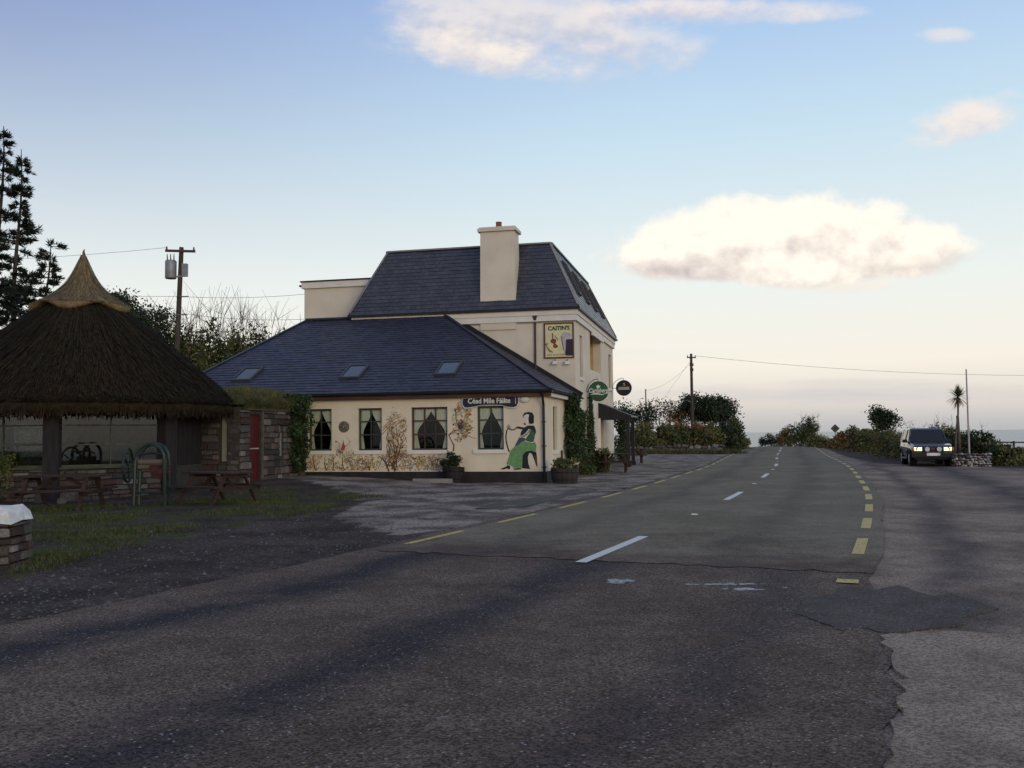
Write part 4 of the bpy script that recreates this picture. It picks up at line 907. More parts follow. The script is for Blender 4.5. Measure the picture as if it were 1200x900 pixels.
# local frame: y along the wall with the door, x = outwards (towards the road)
DY0, DY1 = .62, 1.42
mb = MB(); wall_with_holes(mb, 0, SL, -.1, 2.50, [(DY0, DY1, .2, 2.30), (2.72, 2.98, .95, 1.75)], lambda a, b, c, d: mb.ext(-.45, -.07, a, b, c, d) if b-a > .001 and d-c > .001 else None)
mb.ext(-5.5, -.07, .07, .45, -.1, 2.5) if False else None
wall_with_holes(mb, -5.5, -.45, -.1, 2.5, [(-.72, -.50, .85, 2.25)], lambda a, b, c, d: mb.ext(a, b, .07, .45, c, d))
mb.build('wall', MORT, shed)
mb = MB(); mb.ext(-5.5, -5.1, .45, SL, -.1, 2.5); mb.ext(-5.1, -.45, SL-.35, SL, -.1, 2.5); mb.build('rear_wall', MORT, shed)
stones(shed, (-.10, 0, 0), (0, 1, 0), SL, .0, 2.42, .42, .19, .2, [(DY0-.02, DY1+.10, 0, 2.42), (2.70, 3.0, .93, 1.77)], 41)
stones(shed, (-2.2, .1, 0), (1, 0, 0), 2.12, .0, 2.46, .40, .19, .2, [(1.45, 1.73, .8, 2.3)], 42)
LIN = mat('weathered_lintel', (.085, .075, .060), .9, .25, 5, .3)
mb = MB(); mb.ext(-.45, .03, DY0-.25, SL-.6, 2.422, 2.56); mb.build('lintel', LIN, shed)
mb = MB(); mb.ext(-.14, -.02, DY1+.002, DY1+.10, .2, 2.42); mb.build('door_post', LIN, shed)
RED = mat('red_door_paint', (.070, .007, .009), .6, .25, 5, .1, 30, stretch=(3, 3, .3))
dd = None
for i in range(5):
    w = (DY1-DY0)/5; mb = MB(); mb.ext(-.20, -.15, DY0+i*w+.004, DY0+(i+1)*w-.004, .21, 2.30)
    if dd is None: dd = mb.build('door', RED, shed)
    else: mb.build('plank', RED, dd)
mb = MB(); mb.ext(-.149, -.13, DY0+.02, DY1-.02, 1.22, 1.26); mb.build('door_strap', mat('pale_steel', (.35, .30, .28), .5), dd)
PALEW = mat('pale_sage_frame', (.20, .21, .175), .7, .15)
mb = MB(); mb.ext(-.70, -.52, .12, .16, .87, 2.23); wv = mb.build('slit_window', PALEW, shed)
mb = MB(); mb.ext(-.16, -.10, 2.74, 2.96, .97, 1.73); mb.build('slit_window', PALEW, shed)
mb = MB(); mb.box((-.85, -.02, 2.60), (1.1, .5, .07)); mb.build('eaves_slab', mat('slab_stone', (.22, .21, .19), .9, .25, 5, .3), shed)
# turf mound
mb = MB(); vs = []; na, nb = 26, 26
def turf_z(x, y): return 2.57+.42*(S((x+5.7)/.7)*S((.10-x)/.45)*S((y-.02)/.3)*S((SL+.1-y)/.5))*(1+.25*math.sin(x*1.9+1)*math.sin(y*1.3))
for j in range(nb+1):
    for i in range(na+1):
        x, y = -5.7+5.8*i/na, (SL+.1)*j/nb; vs.append((x, y, turf_z(x, y)))
mb.add(vs, [(j*(na+1)+i, j*(na+1)+i+1, (j+1)*(na+1)+i+1, (j+1)*(na+1)+i) for j in range(nb) for i in range(na)])
mb.build('turf_mound', mat('turf_earth', (.035, .036, .015), .95, .4, 6, .5), shed, smooth=True, fix=False)
P = np.array([(x, y, turf_z(x, y)-.02) for x, y in zip(RG.uniform(-5.6, .12, 15000), RG.uniform(0.02, SL+.05, 15000))])
V, Fq, mi = blades(P, .20, .014, 4, .45); TG = [leafmat('turf_a', (.075, .085, .022)), leafmat('turf_b', (.115, .10, .035)), leafmat('turf_c', (.05, .065, .016)), leafmat('turf_d', (.15, .12, .05))]
tag(np_mesh('turf_grass', V, Fq, mi, TG, shed, nv=3), kind='stuff')
P = np.array([(.05+abs(RG.normal(0, .06)), y, 2.52+RG.uniform(-.05, .2)) for y in RG.uniform(0, SL, 2600)]); V, Fq, mi = blades(P, .16, .014, 4, 1.2)
tag(np_mesh('overhanging_grass', V, Fq, mi, TG, shed, nv=3), kind='stuff')

# ================================================================== plants
IV = [leafmat('ivy_a', (.022, .045, .012)), leafmat('ivy_b', (.035, .060, .018)), leafmat('ivy_c', (.015, .032, .010))]
BARK = mat('bark', (.055, .042, .034), .9, .35, 6, .5, 30)
def climber(name, label, base, ht, rx, ry, n, rz=0., ls=.085, mats=IV, bulge=None, group=None, stems=4):
    t = thing(name, label, 'climbing plant', base, rz, group)
    z = RG.uniform(.05, 1, n)**.9; b = np.array([bulge(q) if bulge else .75+.25*math.sin(q*7) for q in z])
    a = RG.uniform(0, 6.283, n); r = np.sqrt(RG.uniform(.25, 1.1, n)); lump = 1+.25*np.sin(z*19+a*2)
    P = np.stack([rx*b*r*np.cos(a)*lump, ry*b*r*np.sin(a)*lump, z*ht], 1); V, Fq, mi = leaves(P, ls, len(mats), 1.2, .42)
    np_mesh('foliage', V, Fq, mi, mats, t)
    for k in range(stems):
        mb = MB(); x = rnd.uniform(-.4, .4)*rx; mb.tube([(x, 0, -.02), (x*1.2+rnd.uniform(-.05, .05), 0, ht*.4), (x*.7, 0, ht*.9)], [.025, .018, .006], 5); mb.build('stem', BARK, t)
    return t
p = sh0+se*(SL-.95)+Vector((.12, -.02, 0)); climber('ivy', 'dark green ivy hanging over the corner of the turf-roofed shed', (p.x, p.y, hz(p.x, p.y)), 2.75, .36, .62, 4200, SA-math.pi/2, .075, bulge=lambda q: .55+.6*q if q < .6 else 1.0-.2*(q-.6))
climber('climber', 'dense leafy climber rising from a barrel beside the wing of the pub', PW(.26, 4.3, .35), 2.75, .26, .85, 4600, PA, .085, bulge=lambda q: .7+.35*math.sin(q*3.0))
climber('climber', 'narrow leafy climber on the pub wall below the green hanging sign', PW(.16, D+3.2, .25), 3.0, .13, .5, 2200, PA, .08, bulge=lambda q: .7+.4*math.sin(q*5))
climber('climber', 'leafy climber on the pub wall between trellis and shrub', PW(.16, D+.95, .25), 2.3, .12, .32, 1300, PA, .075)
climber('climber', 'thin leafy climber inside the black porch of the pub', PW(.9, D+9.0, .1), 2.1, .3, .35, 900, PA, .08)
def bush(name, label, cat, loc, rx, ry, h, n, ls, mats, group=None, twigs=0, lumps=14, stem=True, seed=0, el=1.4, flat=.0):
    global RG
    keep = RG; RG = np.random.default_rng(seed+101); r = random.Random(seed)
    t = thing(name, label, cat, loc, 0, group)
    C = []; R_ = []
    for i in range(lumps):
        while True:
            q = np.array([r.uniform(-1, 1), r.uniform(-1, 1), r.uniform(-.9, 1)])
            if np.linalg.norm(q) < 1: break
        C.append((q[0]*rx*.72, q[1]*ry*.72, h*(.5+.36*q[2]))); R_.append(r.uniform(.20, .42))
    C = np.array(C); R_ = np.array(R_); k = RG.integers(0, lumps, n); d = unit(RG.normal(size=(n, 3)))*(RG.uniform(.2, 1.15, (n, 1))**.5)
    P = C[k]+d*np.stack([R_[k]*rx, R_[k]*ry, R_[k]*h*.55], 1); P[:, 2] = np.maximum(P[:, 2], .02+RG.uniform(0, .08, n))
    ns = n//4; aa = RG.uniform(0, 6.283, ns); rr = np.sqrt(RG.uniform(.1, 1, ns))*.92; P[:ns] = np.stack([rx*rr*np.cos(aa), ry*rr*np.sin(aa), RG.uniform(-.1, .42*h, ns)], 1)
    V, Fq, mi = leaves(P, ls, len(mats), el); mi = np.where(RG.random(n) < .65, (k+seed) % len(mats), mi)
    np_mesh('foliage', V, Fq, mi, mats, t)
    if stem:
        mb = MB()
        for i in range(min(lumps, 7)): c = C[i]; mb.tube([(c[0]*.1, c[1]*.1, -.05), (c[0]*.5, c[1]*.5, c[2]*.55), tuple(c)], [.03+.012*h, .018+.008*h, .008], 5)
        mb.build('stems', BARK, t)
    if twigs:
        mb = MB()
        for i in range(twigs):
            x, y = r.uniform(-.85, .85)*rx, r.uniform(-.7, .7)*ry; z = h*r.uniform(.6, .8); a, b = r.gauss(0, .25), r.gauss(0, .25); l = h*r.uniform(.25, .5); w = .005+.0016*h
            p1 = (x+a*l*.5, y+b*l*.5, z+l*.55); mb.tube([(x, y, z-.2*h), p1, (x+a*l*1.2, y+b*l, z+l)], [w, w*.7, w*.3], 4)
            for s_ in range(3): mb.tube([p1, (p1[0]+r.gauss(0, .2)*l, p1[1]+r.gauss(0, .2)*l, p1[2]+l*r.uniform(.2, .45))], [w*.6, w*.25], 4)
        tag(mb.build('twigs', BARK, t), kind='stuff')
    RG = keep; return t
SHR = [leafmat('shrub_a', (0.051, 0.076, 0.024)), leafmat('shrub_b', (0.076, 0.093, 0.031)), leafmat('shrub_c', (0.102, 0.095, 0.037)), leafmat('shrub_d', (0.037, 0.054, 0.020))]
RUS = [leafmat('bracken_a', (0.178, 0.085, 0.031)), leafmat('bracken_b', (0.119, 0.088, 0.034)), leafmat('shrub_b', (0.000, 0.000, 0.000)), leafmat('bracken_c', (0.221, 0.122, 0.037))]
OLI = [leafmat('olive_a', (0.145, 0.136, 0.044)), leafmat('olive_b', (0.093, 0.105, 0.031)), leafmat('olive_c', (0.187, 0.145, 0.060)), leafmat('shrub_a', (0.000, 0.000, 0.000))]
DKG = [leafmat('dark_green_a', (0.022, 0.037, 0.014)), leafmat('dark_green_b', (0.033, 0.048, 0.019)), leafmat('dark_green_c', (0.016, 0.027, 0.011))]
# planters by the pub
def tub(name, label, loc, r0, r1, h, m):
    t = thing(name, label, 'planter', loc, PA); n = 16
    for i in range(n):
        a0, a1 = 2*math.pi*(i+.03)/n, 2*math.pi*(i+.97)/n; mb = MB(); vs = []
        for z, r in ((0, r0), (h*.5, (r0+r1)*.5+.02), (h, r1)):
            for q in (r, r-.035):
                for a in (a0, a1): vs.append((q*math.cos(a), q*math.sin(a), z))
        mb.add(vs, [(0, 1, 5, 4), (4, 5, 9, 8), (2, 6, 7, 3), (6, 10, 11, 7), (0, 4, 6, 2), (4, 8, 10, 6), (1, 3, 7, 5), (5, 7, 11, 9), (8, 9, 11, 10), (0, 2, 3, 1)]); mb.build('stave', m, t)
    for z in (.25, .75):
        mb = MB(); r = r0+(r1-r0)*z+.022; mb.tube([(r*math.cos(j*.2618), r*math.sin(j*.2618), h*z) for j in range(24)], .012, 5, closed=True); mb.build('hoop', GUT, t)
    mb = MB(); mb.lathe([(0, h*.9), (r1-.036, h*.9), (r1-.04, h*.8), (0, h*.8)], 16); mb.build('soil', mat('soil', (.02, .015, .01), .95), t); return t
BARREL = mat('barrel_oak', (.034, .027, .026), .8, .3, 5, .2, 30, stretch=(3, 3, .3))
x, y, z = PW(.72, -.55, 0); tub('barrel_planter', 'dark half-barrel planter with low greenery by the corner of the pub', (x, y, hz(x, y)), .40, .46, .48, BARREL)
bush('planter_shrub', 'mixed low green shrub filling the half-barrel at the pub corner', 'shrub', (x, y, hz(x, y)+.43), .5, .5, .42, 1500, .07, SHR+OLI, seed=1, lumps=10)
x, y, z = PW(-3.05, -.42, 0); tub('tub_planter', 'black tub planter under the pub windows next to the painted harpist', (x, y, hz(x, y)), .26, .36, .50, mat('black_tub', (.018, .017, .019), .7, .3))
bush('planter_shrub', 'bushy dark plant leaning out of the black tub under the windows', 'shrub', (x-.10, y, hz(x, y)+.42), .36, .34, .62, 1200, .075, DKG, seed=2, lumps=9)
x, y, z = PW(.62, D+1.6, 0); bush('wall_shrub', 'round green shrub at the foot of the pub wall beside the picnic table', 'shrub', (x, y, hz(x, y)), .55, .8, 1.15, 2600, .08, SHR, seed=3)
x, y, z = PW(.55, 5.6, 0); bush('wall_shrub', 'low bright green shrub between the half-barrel and the pub wall', 'shrub', (x, y, hz(x, y)), .45, .6, .8, 1500, .075, SHR+[leafmat('bright_leaf', (.07, .10, .03))], seed=4)
x, y, z = PW(-3.8, -.25, 0); mb = MB(); mb.box((0, 0, .04), (1.35, .22, .14), PA); o = mb.build('concrete_step', mat('concrete', (.22, .20, .185), .9, .15), None); o.location = (x, y-.5, hz(x, y-.5)); tag(o, 'low pale concrete step in front of the widest pub window', 'step')

# ================================================================== outdoor furniture
WOOD = mat('weathered_picnic_timber', (.036, .021, .017), .85, .35, 6, .3, 30, rndv=.15, stretch=(.4, 4, 4))
def picnic(label, loc, rz, L=1.75, group='picnic tables'):
    t = thing('picnic_table', label, 'picnic table', loc, rz, group)
    for i in range(5): mb = MB(); mb.box((rnd.uniform(-.01, .01), (i-2)*.15, .745), (L, .138, .04)); mb.build('tabletop_plank', WOOD, t)
    for s_ in (-1, 1):
        for j in (0, 1): mb = MB(); mb.box((0, s_*(.66+j*.135), .43), (L, .125, .04)); mb.build('seat_plank', WOOD, t)
    for a in (-1, 1):
        x = a*(L*.5-.28)
        for s_ in (-1, 1): mb = MB(); mb.bar((x, s_*.72, -.03), (x, s_*.27, .724), .045, .095, up=(1, 0, 0)); mb.build('leg', WOOD, t)
        mb = MB(); mb.box((x+.047*a, 0, .375), (.045, 1.5, .09)); mb.build('seat_bearer', WOOD, t)
        mb = MB(); mb.box((x+.047*a, 0, .68), (.045, .70, .08)); mb.build('top_bearer', WOOD, t)
    for a in (-1, 1): mb = MB(); mb.bar((a*(L*.5-.30), 0, .40), (a*.12, 0, .715), .045, .08); mb.build('brace', WOOD, t)
    return t
p = onz(58, 598); picnic('brown picnic table in front of the left windows of the roundhouse', (p[0], p[1]+.55, 0), .04, 1.9)
p = onz(255, 591); picnic('reddish brown picnic table beside the old green farm machine', (p[0]-.1, p[1]+.35, 0), -.55, 1.7)
p = onz(724, 554); picnic('brown picnic table beside the pub wall near the porch', (p[0], p[1]+.6, 0), -.15, 1.35)
p = onz(743, 543); picnic('brown picnic table beyond the pub porch towards the stone wall', (p[0], p[1]+.6, 0), -.1, 1.5)
# old farm machine: arched cast frame, flywheel, rollers and hopper
MG = mat('old_green_paint', (.005, .017, .012), .5, .35, 8, .2, 30, .5); RUST = mat('rust', (.040, .014, .011), .85, .4, 8, .4)
p = onz(174, 592); fm = thing('farm_machine', 'old green cast iron farm machine with an arched frame and side flywheel', 'machine', (p[0], p[1]+.2, 0), .12)
for yy in (-.22, .22):
    mb = MB(); pts = [(-.36, yy, -.02), (-.345, yy, .5), (-.33, yy, 1.05)]+[(.33*math.cos(a), yy, 1.10+.36*math.sin(a)) for a in np.linspace(2.95, .19, 13)]+[(.33, yy, 1.05), (.345, yy, .5), (.36, yy, -.02)]
    mb.tube(pts, .042, 7); mb.build('arched_frame', MG, fm)
mb = MB()
for s_ in (-1, 1): mb.tube([(s_*.34, -.22, .85), (s_*.34, .22, .85)], .025, 6)
mb.tube([(-.34, -.22, .30), (.34, -.22, .30)], .022, 6); tag(mb.build('cross_bars', MG, fm))
for z, r in ((1.02, .065), (.90, .065)): mb = MB(); mb.tube([(-.32, 0, z), (.32, 0, z)], r, 12); mb.build('roller', mat('roller_wood', (.10, .085, .07), .8), fm)
mb = MB(); mb.box((.17, 0, .84), (.34, .36, .22)); mb.add([(-.02, -.2, .95), (.36, -.2, .95), (.36, .2, .95), (-.02, .2, .95), (.06, -.12, .62), (.3, -.12, .62), (.3, .12, .62), (.06, .12, .62)], [(0, 1, 5, 4), (1, 2, 6, 5), (2, 3, 7, 6), (3, 0, 4, 7), (4, 5, 6, 7)]); mb.build('hopper', RUST, fm)
mb = MB(); mb.tube([(-.33, 0, .95), (-.62, 0, .95)], .025, 7); mb.build('axle', MG, fm)
mb = MB(); c = (-.56, 0, .95); mb.tube([(c[0], .40*math.cos(a), c[2]+.40*math.sin(a)) for a in np.linspace(0, 6.283, 25)[:-1]], .032, 6, closed=True); fw = mb.build('flywheel', MG, fm)
for i in range(5): a = i*1.2566; mb = MB(); mb.tube([c, (c[0], .39*math.cos(a), c[2]+.39*math.sin(a))], .018, 5); mb.build('spoke', MG, fw)
mb = MB(); mb.tube([(c[0], .25, c[2]+.28), (c[0]-.16, .25, c[2]+.28)], .016, 6); mb.build('crank_handle', RUST, fw)
mb = MB(); mb.tube([(-.33, -.05, 1.18), (0, -.02, 1.25), (.33, -.05, 1.16)], .03, 6); mb.build('pressure_bar', SDK, fm)
# stone pier by the entrance, white cap
p = onz(-22, 668); PX, PY = float(p[0]), float(p[1])+.3
pier = thing('stone_pier', 'rubble stone gate pier with a whitewashed cap at the roadside verge', 'pier', (PX, PY, 0), .1)
mb = MB(); mb.box((0, 0, .24), (.50, .50, .60)); mb.build('core', MORT, pier)
for k, (px_, e) in enumerate((((-.30, -.27, 0), (1, 0, 0)), ((.27, -.30, 0), (0, 1, 0)), ((.30, .27, 0), (-1, 0, 0)), ((-.27, .30, 0), (0, -1, 0)))): stones(pier, px_, e, .60, -.05, .56, .30, .115, .16, seed=60+k)
mb = MB(); vs = []
bm_ = [(-.33, -.31), (.0, -.34), (.31, -.33), (.34, 0), (.32, .32), (0, .33), (-.32, .33), (-.34, 0)]
WCAP = mat('whitewash', (.62, .62, .60), .9, .15, 6, .4, 25)
mb.add([(a, b, .56) for a, b in bm_]+[(a*.97, b*.97, .68) for a, b in bm_]+[(a*.7, b*.7, .755) for a, b in bm_], [tuple(range(8))[::-1]]+[(i, (i+1) % 8, (i+1) % 8+8, i+8) for i in range(8)]+[(i+8, (i+1) % 8+8, (i+1) % 8+16, i+16) for i in range(8)]+[tuple(range(16, 24))]); mb.build('cap', WCAP, pier)
for v in bpy.data.objects['cap'].data.vertices: v.co += Vector((rnd.uniform(-.03, .03), rnd.uniform(-.03, .03), rnd.uniform(-.025, .025)))
mb = MB(); mb.plate([(-.05, .57), (.16, .57), (.12, .47), (.06, .40), (.02, .46), (-.04, .50)], lambda u, v, d: (u, d, v), -.405, -.36); mb.build('whitewash_run', WCAP, pier)
for i, (px_, py_, s_, lab) in enumerate(((73, 588, .34, 'large pale boulder under the picnic table by the roundhouse'), (37, 590, .18, 'small pale stone beside the large boulder under the picnic table'), (64, 591, .15, 'smallest pale stone next to the boulder by the roundhouse'))):
    p = onz(px_, py_); o = link('boulder', STV[3], None); o.location = (p[0], p[1]+.35, s_*.3); o.scale = (s_*1.25, s_, s_*.85); o.rotation_euler = (.1*i, .15, .4*i); tag(o, lab, 'stone', 'pale stones by the roundhouse')
p = onz(4, 588); bush('verge_shrub', 'small leafy shrub in front of the roundhouse by the left picnic table', 'shrub', (p[0]-.1, p[1]+.2, 0), .45, .4, 1.5, 1600, .08, SHR, seed=6)

# ================================================================== trees
def conifer(label, px, Y, ztop, base_r, spread, seed, lean=0.):
    global RG
    keep = RG; RG = np.random.default_rng(seed); r = random.Random(seed)
    p = at(px, 480, Y); x0, y0 = float(p[0]), Y; z0 = hz(x0, y0); H = ztop-z0
    t = thing('conifer', label, 'tree', (x0, y0, z0), 0, 'conifers behind the roundhouse')
    trunk = [(lean*H*q*q+.12*math.sin(q*9), .1*math.sin(q*7+1), H*q) for q in np.linspace(0, 1, 12)]; trunk[0] = (0, 0, -.2)
    mb = MB(); mb.tube(trunk, [base_r*(1-.93*i/11) for i in range(12)], 8); mb.build('trunk', BARK, t)
    mb = MB(); P = []; Dr = []; z = H*.12
    while z < H*.97:
        q = z/H; k = int(q*11); c = trunk[k]
        for i in range(r.choice((2, 3, 3, 4))):
            a = r.uniform(0, 6.283); Lb = spread*((1-q)**.75+.06)*r.uniform(.45, 1.15)*(.65+.35*math.sin(z*2.1+seed)); dz_ = r.uniform(-.12, .28)
            pts = []
            for j in range(6):
                s_ = j/5; w = a+.25*math.sin(s_*3+z); pts.append((c[0]+math.cos(w)*Lb*s_, c[1]+math.sin(w)*Lb*s_, z+Lb*(dz_*s_-.18*s_*s_+.10*s_**4)))
            mb.tube(pts, [.018+.012*Lb*(1-s_/5) for s_ in range(6)], 4)
            nP = int(9+36*Lb)
            for j in range(nP):
                s_ = r.uniform(.18, 1.04)**.8; i0 = min(4, int(s_*5)); f = s_*5-i0; u = [pts[i0][m_]+(pts[i0+1][m_]-pts[i0][m_])*f for m_ in range(3)]
                sw = (.10+.28*(1-s_))*min(1, Lb*.35); off = r.gauss(0, sw)
                P.append((u[0]-math.sin(a)*off, u[1]+math.cos(a)*off, u[2]+r.gauss(0, .05)-abs(off)*.12)); Dr.append((math.cos(a)*.8-math.sin(a)*off*2, math.sin(a)*.8+math.cos(a)*off*2, r.uniform(-.1, .55)))
        z += r.uniform(.22, .50)
    tag(mb.build('branches', BARK, t), kind='stuff')
    P = np.repeat(np.array(P), 3, 0); Dr = np.repeat(np.array(Dr), 3, 0)
    V, Fq, mi = leaves(P, .23, 3, 1.25, .11, Dr, .9); np_mesh('crown', V, Fq, mi, [leafmat('needles_a', (.012, .022, .011)), leafmat('needles_b', (.018, .028, .015)), leafmat('needles_c', (.009, .015, .008))], t)
    RG = keep; return t
conifer('tallest dark conifer behind the thatched roundhouse', -6, 52, 19.6, .30, 4.6, 31, .004)
conifer('slim dark conifer with bare lower trunk next to the tallest one', 17, 50, 17.6, .24, 3.0, 32)
conifer('short spreading conifer nearest the straw cap of the roundhouse', 46, 49, 12.4, .22, 4.4, 33, .03)
def broadtree(name, label, px, Y, ztop, rx, n, ls, mats, seed, trunk_r=.12, group=None, bare=0., low=.28):
    """trunk, forking limbs, twigs and leaf clumps at their ends"""
    global RG
    keep = RG; RG = np.random.default_rng(seed); r = random.Random(seed)
    p = at(px, 490, Y); x0 = float(p[0]); z0 = hz(x0, Y); H = ztop-z0; t = thing(name, label, 'tree', (x0, Y, z0), 0, group)
    mb = MB(); tips = []
    mb.tube([(0, 0, -.15), (.04*H*r.uniform(-1, 1), 0, H*low*.6), (.0, 0, H*low)], [trunk_r, trunk_r*.8, trunk_r*.7], 7); mb.build('trunk', BARK, t)
    mb = MB()
    def grow(p, d, ln, w, dep):
        q = [p[i]+d[i]*ln*.5+r.gauss(0, .05)*ln for i in range(3)]; e = [q[i]+d[i]*ln*.5+r.gauss(0, .08)*ln for i in range(3)]
        mb.tube([p, q, e], [w, w*.8, w*.55], 5 if dep > 1 else 4)
        if dep == 0: tips.append(e); return
        if dep == 1: tips.append(q)
        for k in range(r.choice((2, 3, 3))):
            v = Vector((d[0]+r.gauss(0, .55), d[1]+r.gauss(0, .55), d[2]*.8+r.gauss(.05, .35))).normalized(); grow(e, v, ln*r.uniform(.55, .8), w*.58, dep-1)
    for k in range(5):
        a = k*1.2566+r.uniform(-.4, .4); v = Vector((math.cos(a)*.75*rx/(H*.5), math.sin(a)*.75*rx/(H*.5), .8)).normalized(); grow((0, 0, H*low*r.uniform(.8, 1)), v, H*.26, trunk_r*.6, 3 if bare else 2)
    mb.build('limbs', BARK, t)
    T_ = np.array(tips); T_[:, 2] *= (H-.1)/max(T_[:, 2].max(), .1); sxy = rx/max(np.abs(T_[:, :2]).max(), .1)
    if not bare: T_[:, :2] *= sxy
    if n:
        k = RG.integers(0, len(T_), n); rad = (.16 if not bare else .10)*rx+.12; P = T_[k]+RG.normal(size=(n, 3))*np.array([rad, rad, rad*.6]); P[:, 2] = np.maximum(P[:, 2], .1)
        V, Fq, mi = leaves(P, ls, len(mats), 1.3); mi = np.where(RG.random(n) < .6, k % len(mats), mi); np_mesh('crown', V, Fq, mi, mats, t)
    RG = keep; return t
broadtree('round_tree', 'round dark evergreen tree behind the right side of the thatched roof', 158, 46, 8.6, 1.9, 26000, .12, DKG, 41)
# bank of shrubs behind the shed and the wing of the pub
def place(px, Y): p = at(px, 480, Y); return float(p[0]), Y, hz(float(p[0]), Y)
k = 0
for px, Y, h, rx, kind, lab in ((-12, 47, 6.4, 2.2, DKG, 'tall dark hedge shrub under the tallest conifer'), (26, 46, 5.5, 2.0, DKG, 'dark hedge shrub between the conifers and the thatch'), (118, 44, 4.2, 2.4, DKG, 'low dark shrub hidden behind the middle of the thatched roof'),
        (188, 45, 6.2, 1.7, SHR, 'dark green shrub at the foot of the transformer pole'), (214, 46, 6.7, 1.7, SHR+OLI, 'twiggy shrub right of the transformer pole'), (243, 47, 7.0, 1.9, SHR, 'tall twiggy shrub between pole and pub roof'),
        (272, 48, 6.6, 1.8, OLI, 'straggly olive shrub near the slate roof of the wing'), (300, 49, 6.9, 1.8, SHR+OLI, 'bare-topped shrub beside the end of the slate roof'), (328, 51, 6.9, 1.7, OLI, 'pale twiggy shrub just behind the slate hip'), (230, 42, 4.0, 2.2, DKG, 'dark undergrowth behind the turf-roofed shed')):
    bush('bank_shrub', lab, 'shrub', place(px, Y), rx, 1.6, h*1.08, 12000, .15, kind, 'shrubs behind the shed and roundhouse', twigs=18 if px > 180 else 0, lumps=44, seed=200+k); k += 1
# hedge bank beyond the pub
for i, (px, Y, h, rx, kind, lab) in enumerate(((742, 78, 2.6, 2.4, SHR, 'green shrub in the hedge bank just past the far hanging sign'), (757, 77, 2.5, 1.8, OLI, 'yellowish shrub in the hedge bank under the thin pale pole'), (772, 78, 2.4, 1.9, RUS, 'russet bracken clump in the hedge bank beyond the picnic tables'),
        (787, 78, 2.5, 1.7, SHR, 'dark green clump in the hedge bank left of the telegraph pole'), (800, 79, 2.6, 1.8, RUS, 'rusty orange shrub at the foot of the telegraph pole'), (815, 79, 2.5, 1.8, SHR+RUS, 'mixed green and russet shrub right of the telegraph pole'),
        (829, 80, 2.6, 1.6, OLI, 'olive shrub below the dense dark tree in the bank'), (843, 81, 2.7, 1.6, DKG, 'dark shrub under the dense dark tree by the road'), (857, 83, 3.0, 1.3, DKG+SHR, 'steep dark shrub at the road end of the hedge bank'), (866, 86, 1.3, .9, OLI, 'low grassy tuft where the hedge bank meets the road'))):
    bush('hedge_shrub', lab, 'shrub', place(px, Y), rx, 1.7, h, 3600, .17, kind, 'shrubs in the bank beyond the pub', lumps=18, seed=300+i)
for i, (px, Y, zt, rx, n, kind, bare, lab) in enumerate(((728, 92, 4.6, 2.2, 1200, DKG, 1, 'thin dark tree behind the far corner of the pub'), (745, 90, 4.4, 1.8, 2600, DKG, 0, 'dark bushy tree behind the bank under the thin pale pole'), (779, 92, 5.1, 2.4, 300, OLI, 1, 'bare pale branching tree in the bank beyond the pub'), (797, 90, 4.9, 1.6, 1500, RUS, 1, 'half-bare russet tree beside the telegraph pole'),
        (824, 88, 5.0, 2.0, 6500, DKG, 0, 'dense dark evergreen tree just right of the telegraph pole'), (842, 89, 4.8, 1.7, 5200, DKG, 0, 'dense dark windswept tree near the road end of the bank'))):
    broadtree('bank_tree', lab, px, Y, zt, rx, n, .18, kind, 400+i, .09, 'trees in the bank beyond the pub', bare)
# hedge on the sea side
for i, (px, Y, h, rx, kind, lab) in enumerate(((905, 112, 2.2, 2.0, DKG, 'farthest dark shrub where the road drops over the crest'), (922, 106, 2.3, 1.5, RUS, 'reddish shrub by the crest on the sea side of the road'), (938, 100, 3.0, 2.0, SHR+OLI, 'tall green shrub on the sea side near the crest'), (946, 98, 3.4, 1.5, SHR, 'peaked bushy shrub on the sea side near the crest'),
        (960, 92, 1.2, 1.8, OLI, 'low grassy shrub left of the diamond road sign'), (972, 87, .95, 1.5, OLI+RUS, 'low mixed shrub at the foot of the diamond road sign'), (986, 82, 1.35, 1.7, RUS, 'russet bracken right of the diamond road sign'), (1000, 76, 2.0, 1.6, RUS+SHR, 'orange brown bramble midway along the sea hedge'), (1012, 70, 2.0, 1.4, SHR+RUS, 'mixed bramble bush left of the small dark tree'),
        (1024, 64, 1.9, 1.3, OLI, 'olive bramble bush under the small dark tree'), (1038, 58, 1.75, 1.3, RUS+SHR, 'brown green bramble bush just left of the parked car'), (1050, 53, 1.7, 1.2, SHR, 'green bramble bush behind the tail of the parked car'), (1068, 50, 1.75, 1.3, OLI, 'bramble bush behind the roof of the parked car'),
        (1090, 48, 2.0, 1.2, OLI, 'feathery hedge shrub behind the bonnet of the parked car'), (1108, 46, 1.9, .9, OLI+SHR, 'shrub between the parked car and the cabbage palm'), (1124, 44.5, 1.55, 1.0, SHR, 'dark green shrub behind the whitewashed stone wall'), (1143, 43.5, 1.62, 1.0, SHR+DKG, 'twiggy shrub behind the pale pole and the stone wall'), (1158, 42.8, 1.1, .7, DKG, 'dark low shrub at the end of the whitewashed wall'),
        (1172, 41, .98, .72, OLI+SHR, 'rounded yellow-green bush at the edge of the forecourt'), (1187, 41.3, .85, .6, OLI, 'small grassy bush next to the wire fence'), (1205, 42, .8, .8, RUS+OLI, 'low brown bush beyond the wire fence end'))):
    bush('sea_hedge_shrub', lab, 'shrub', place(px, Y), rx, 1.2, h, 2600 if px < 1100 else 3400, .15 if px < 1030 else .10, kind, 'shrubs of the hedge on the sea side', twigs=10 if px in (1090, 1108, 1143, 946) else 0, lumps=16, seed=500+i)
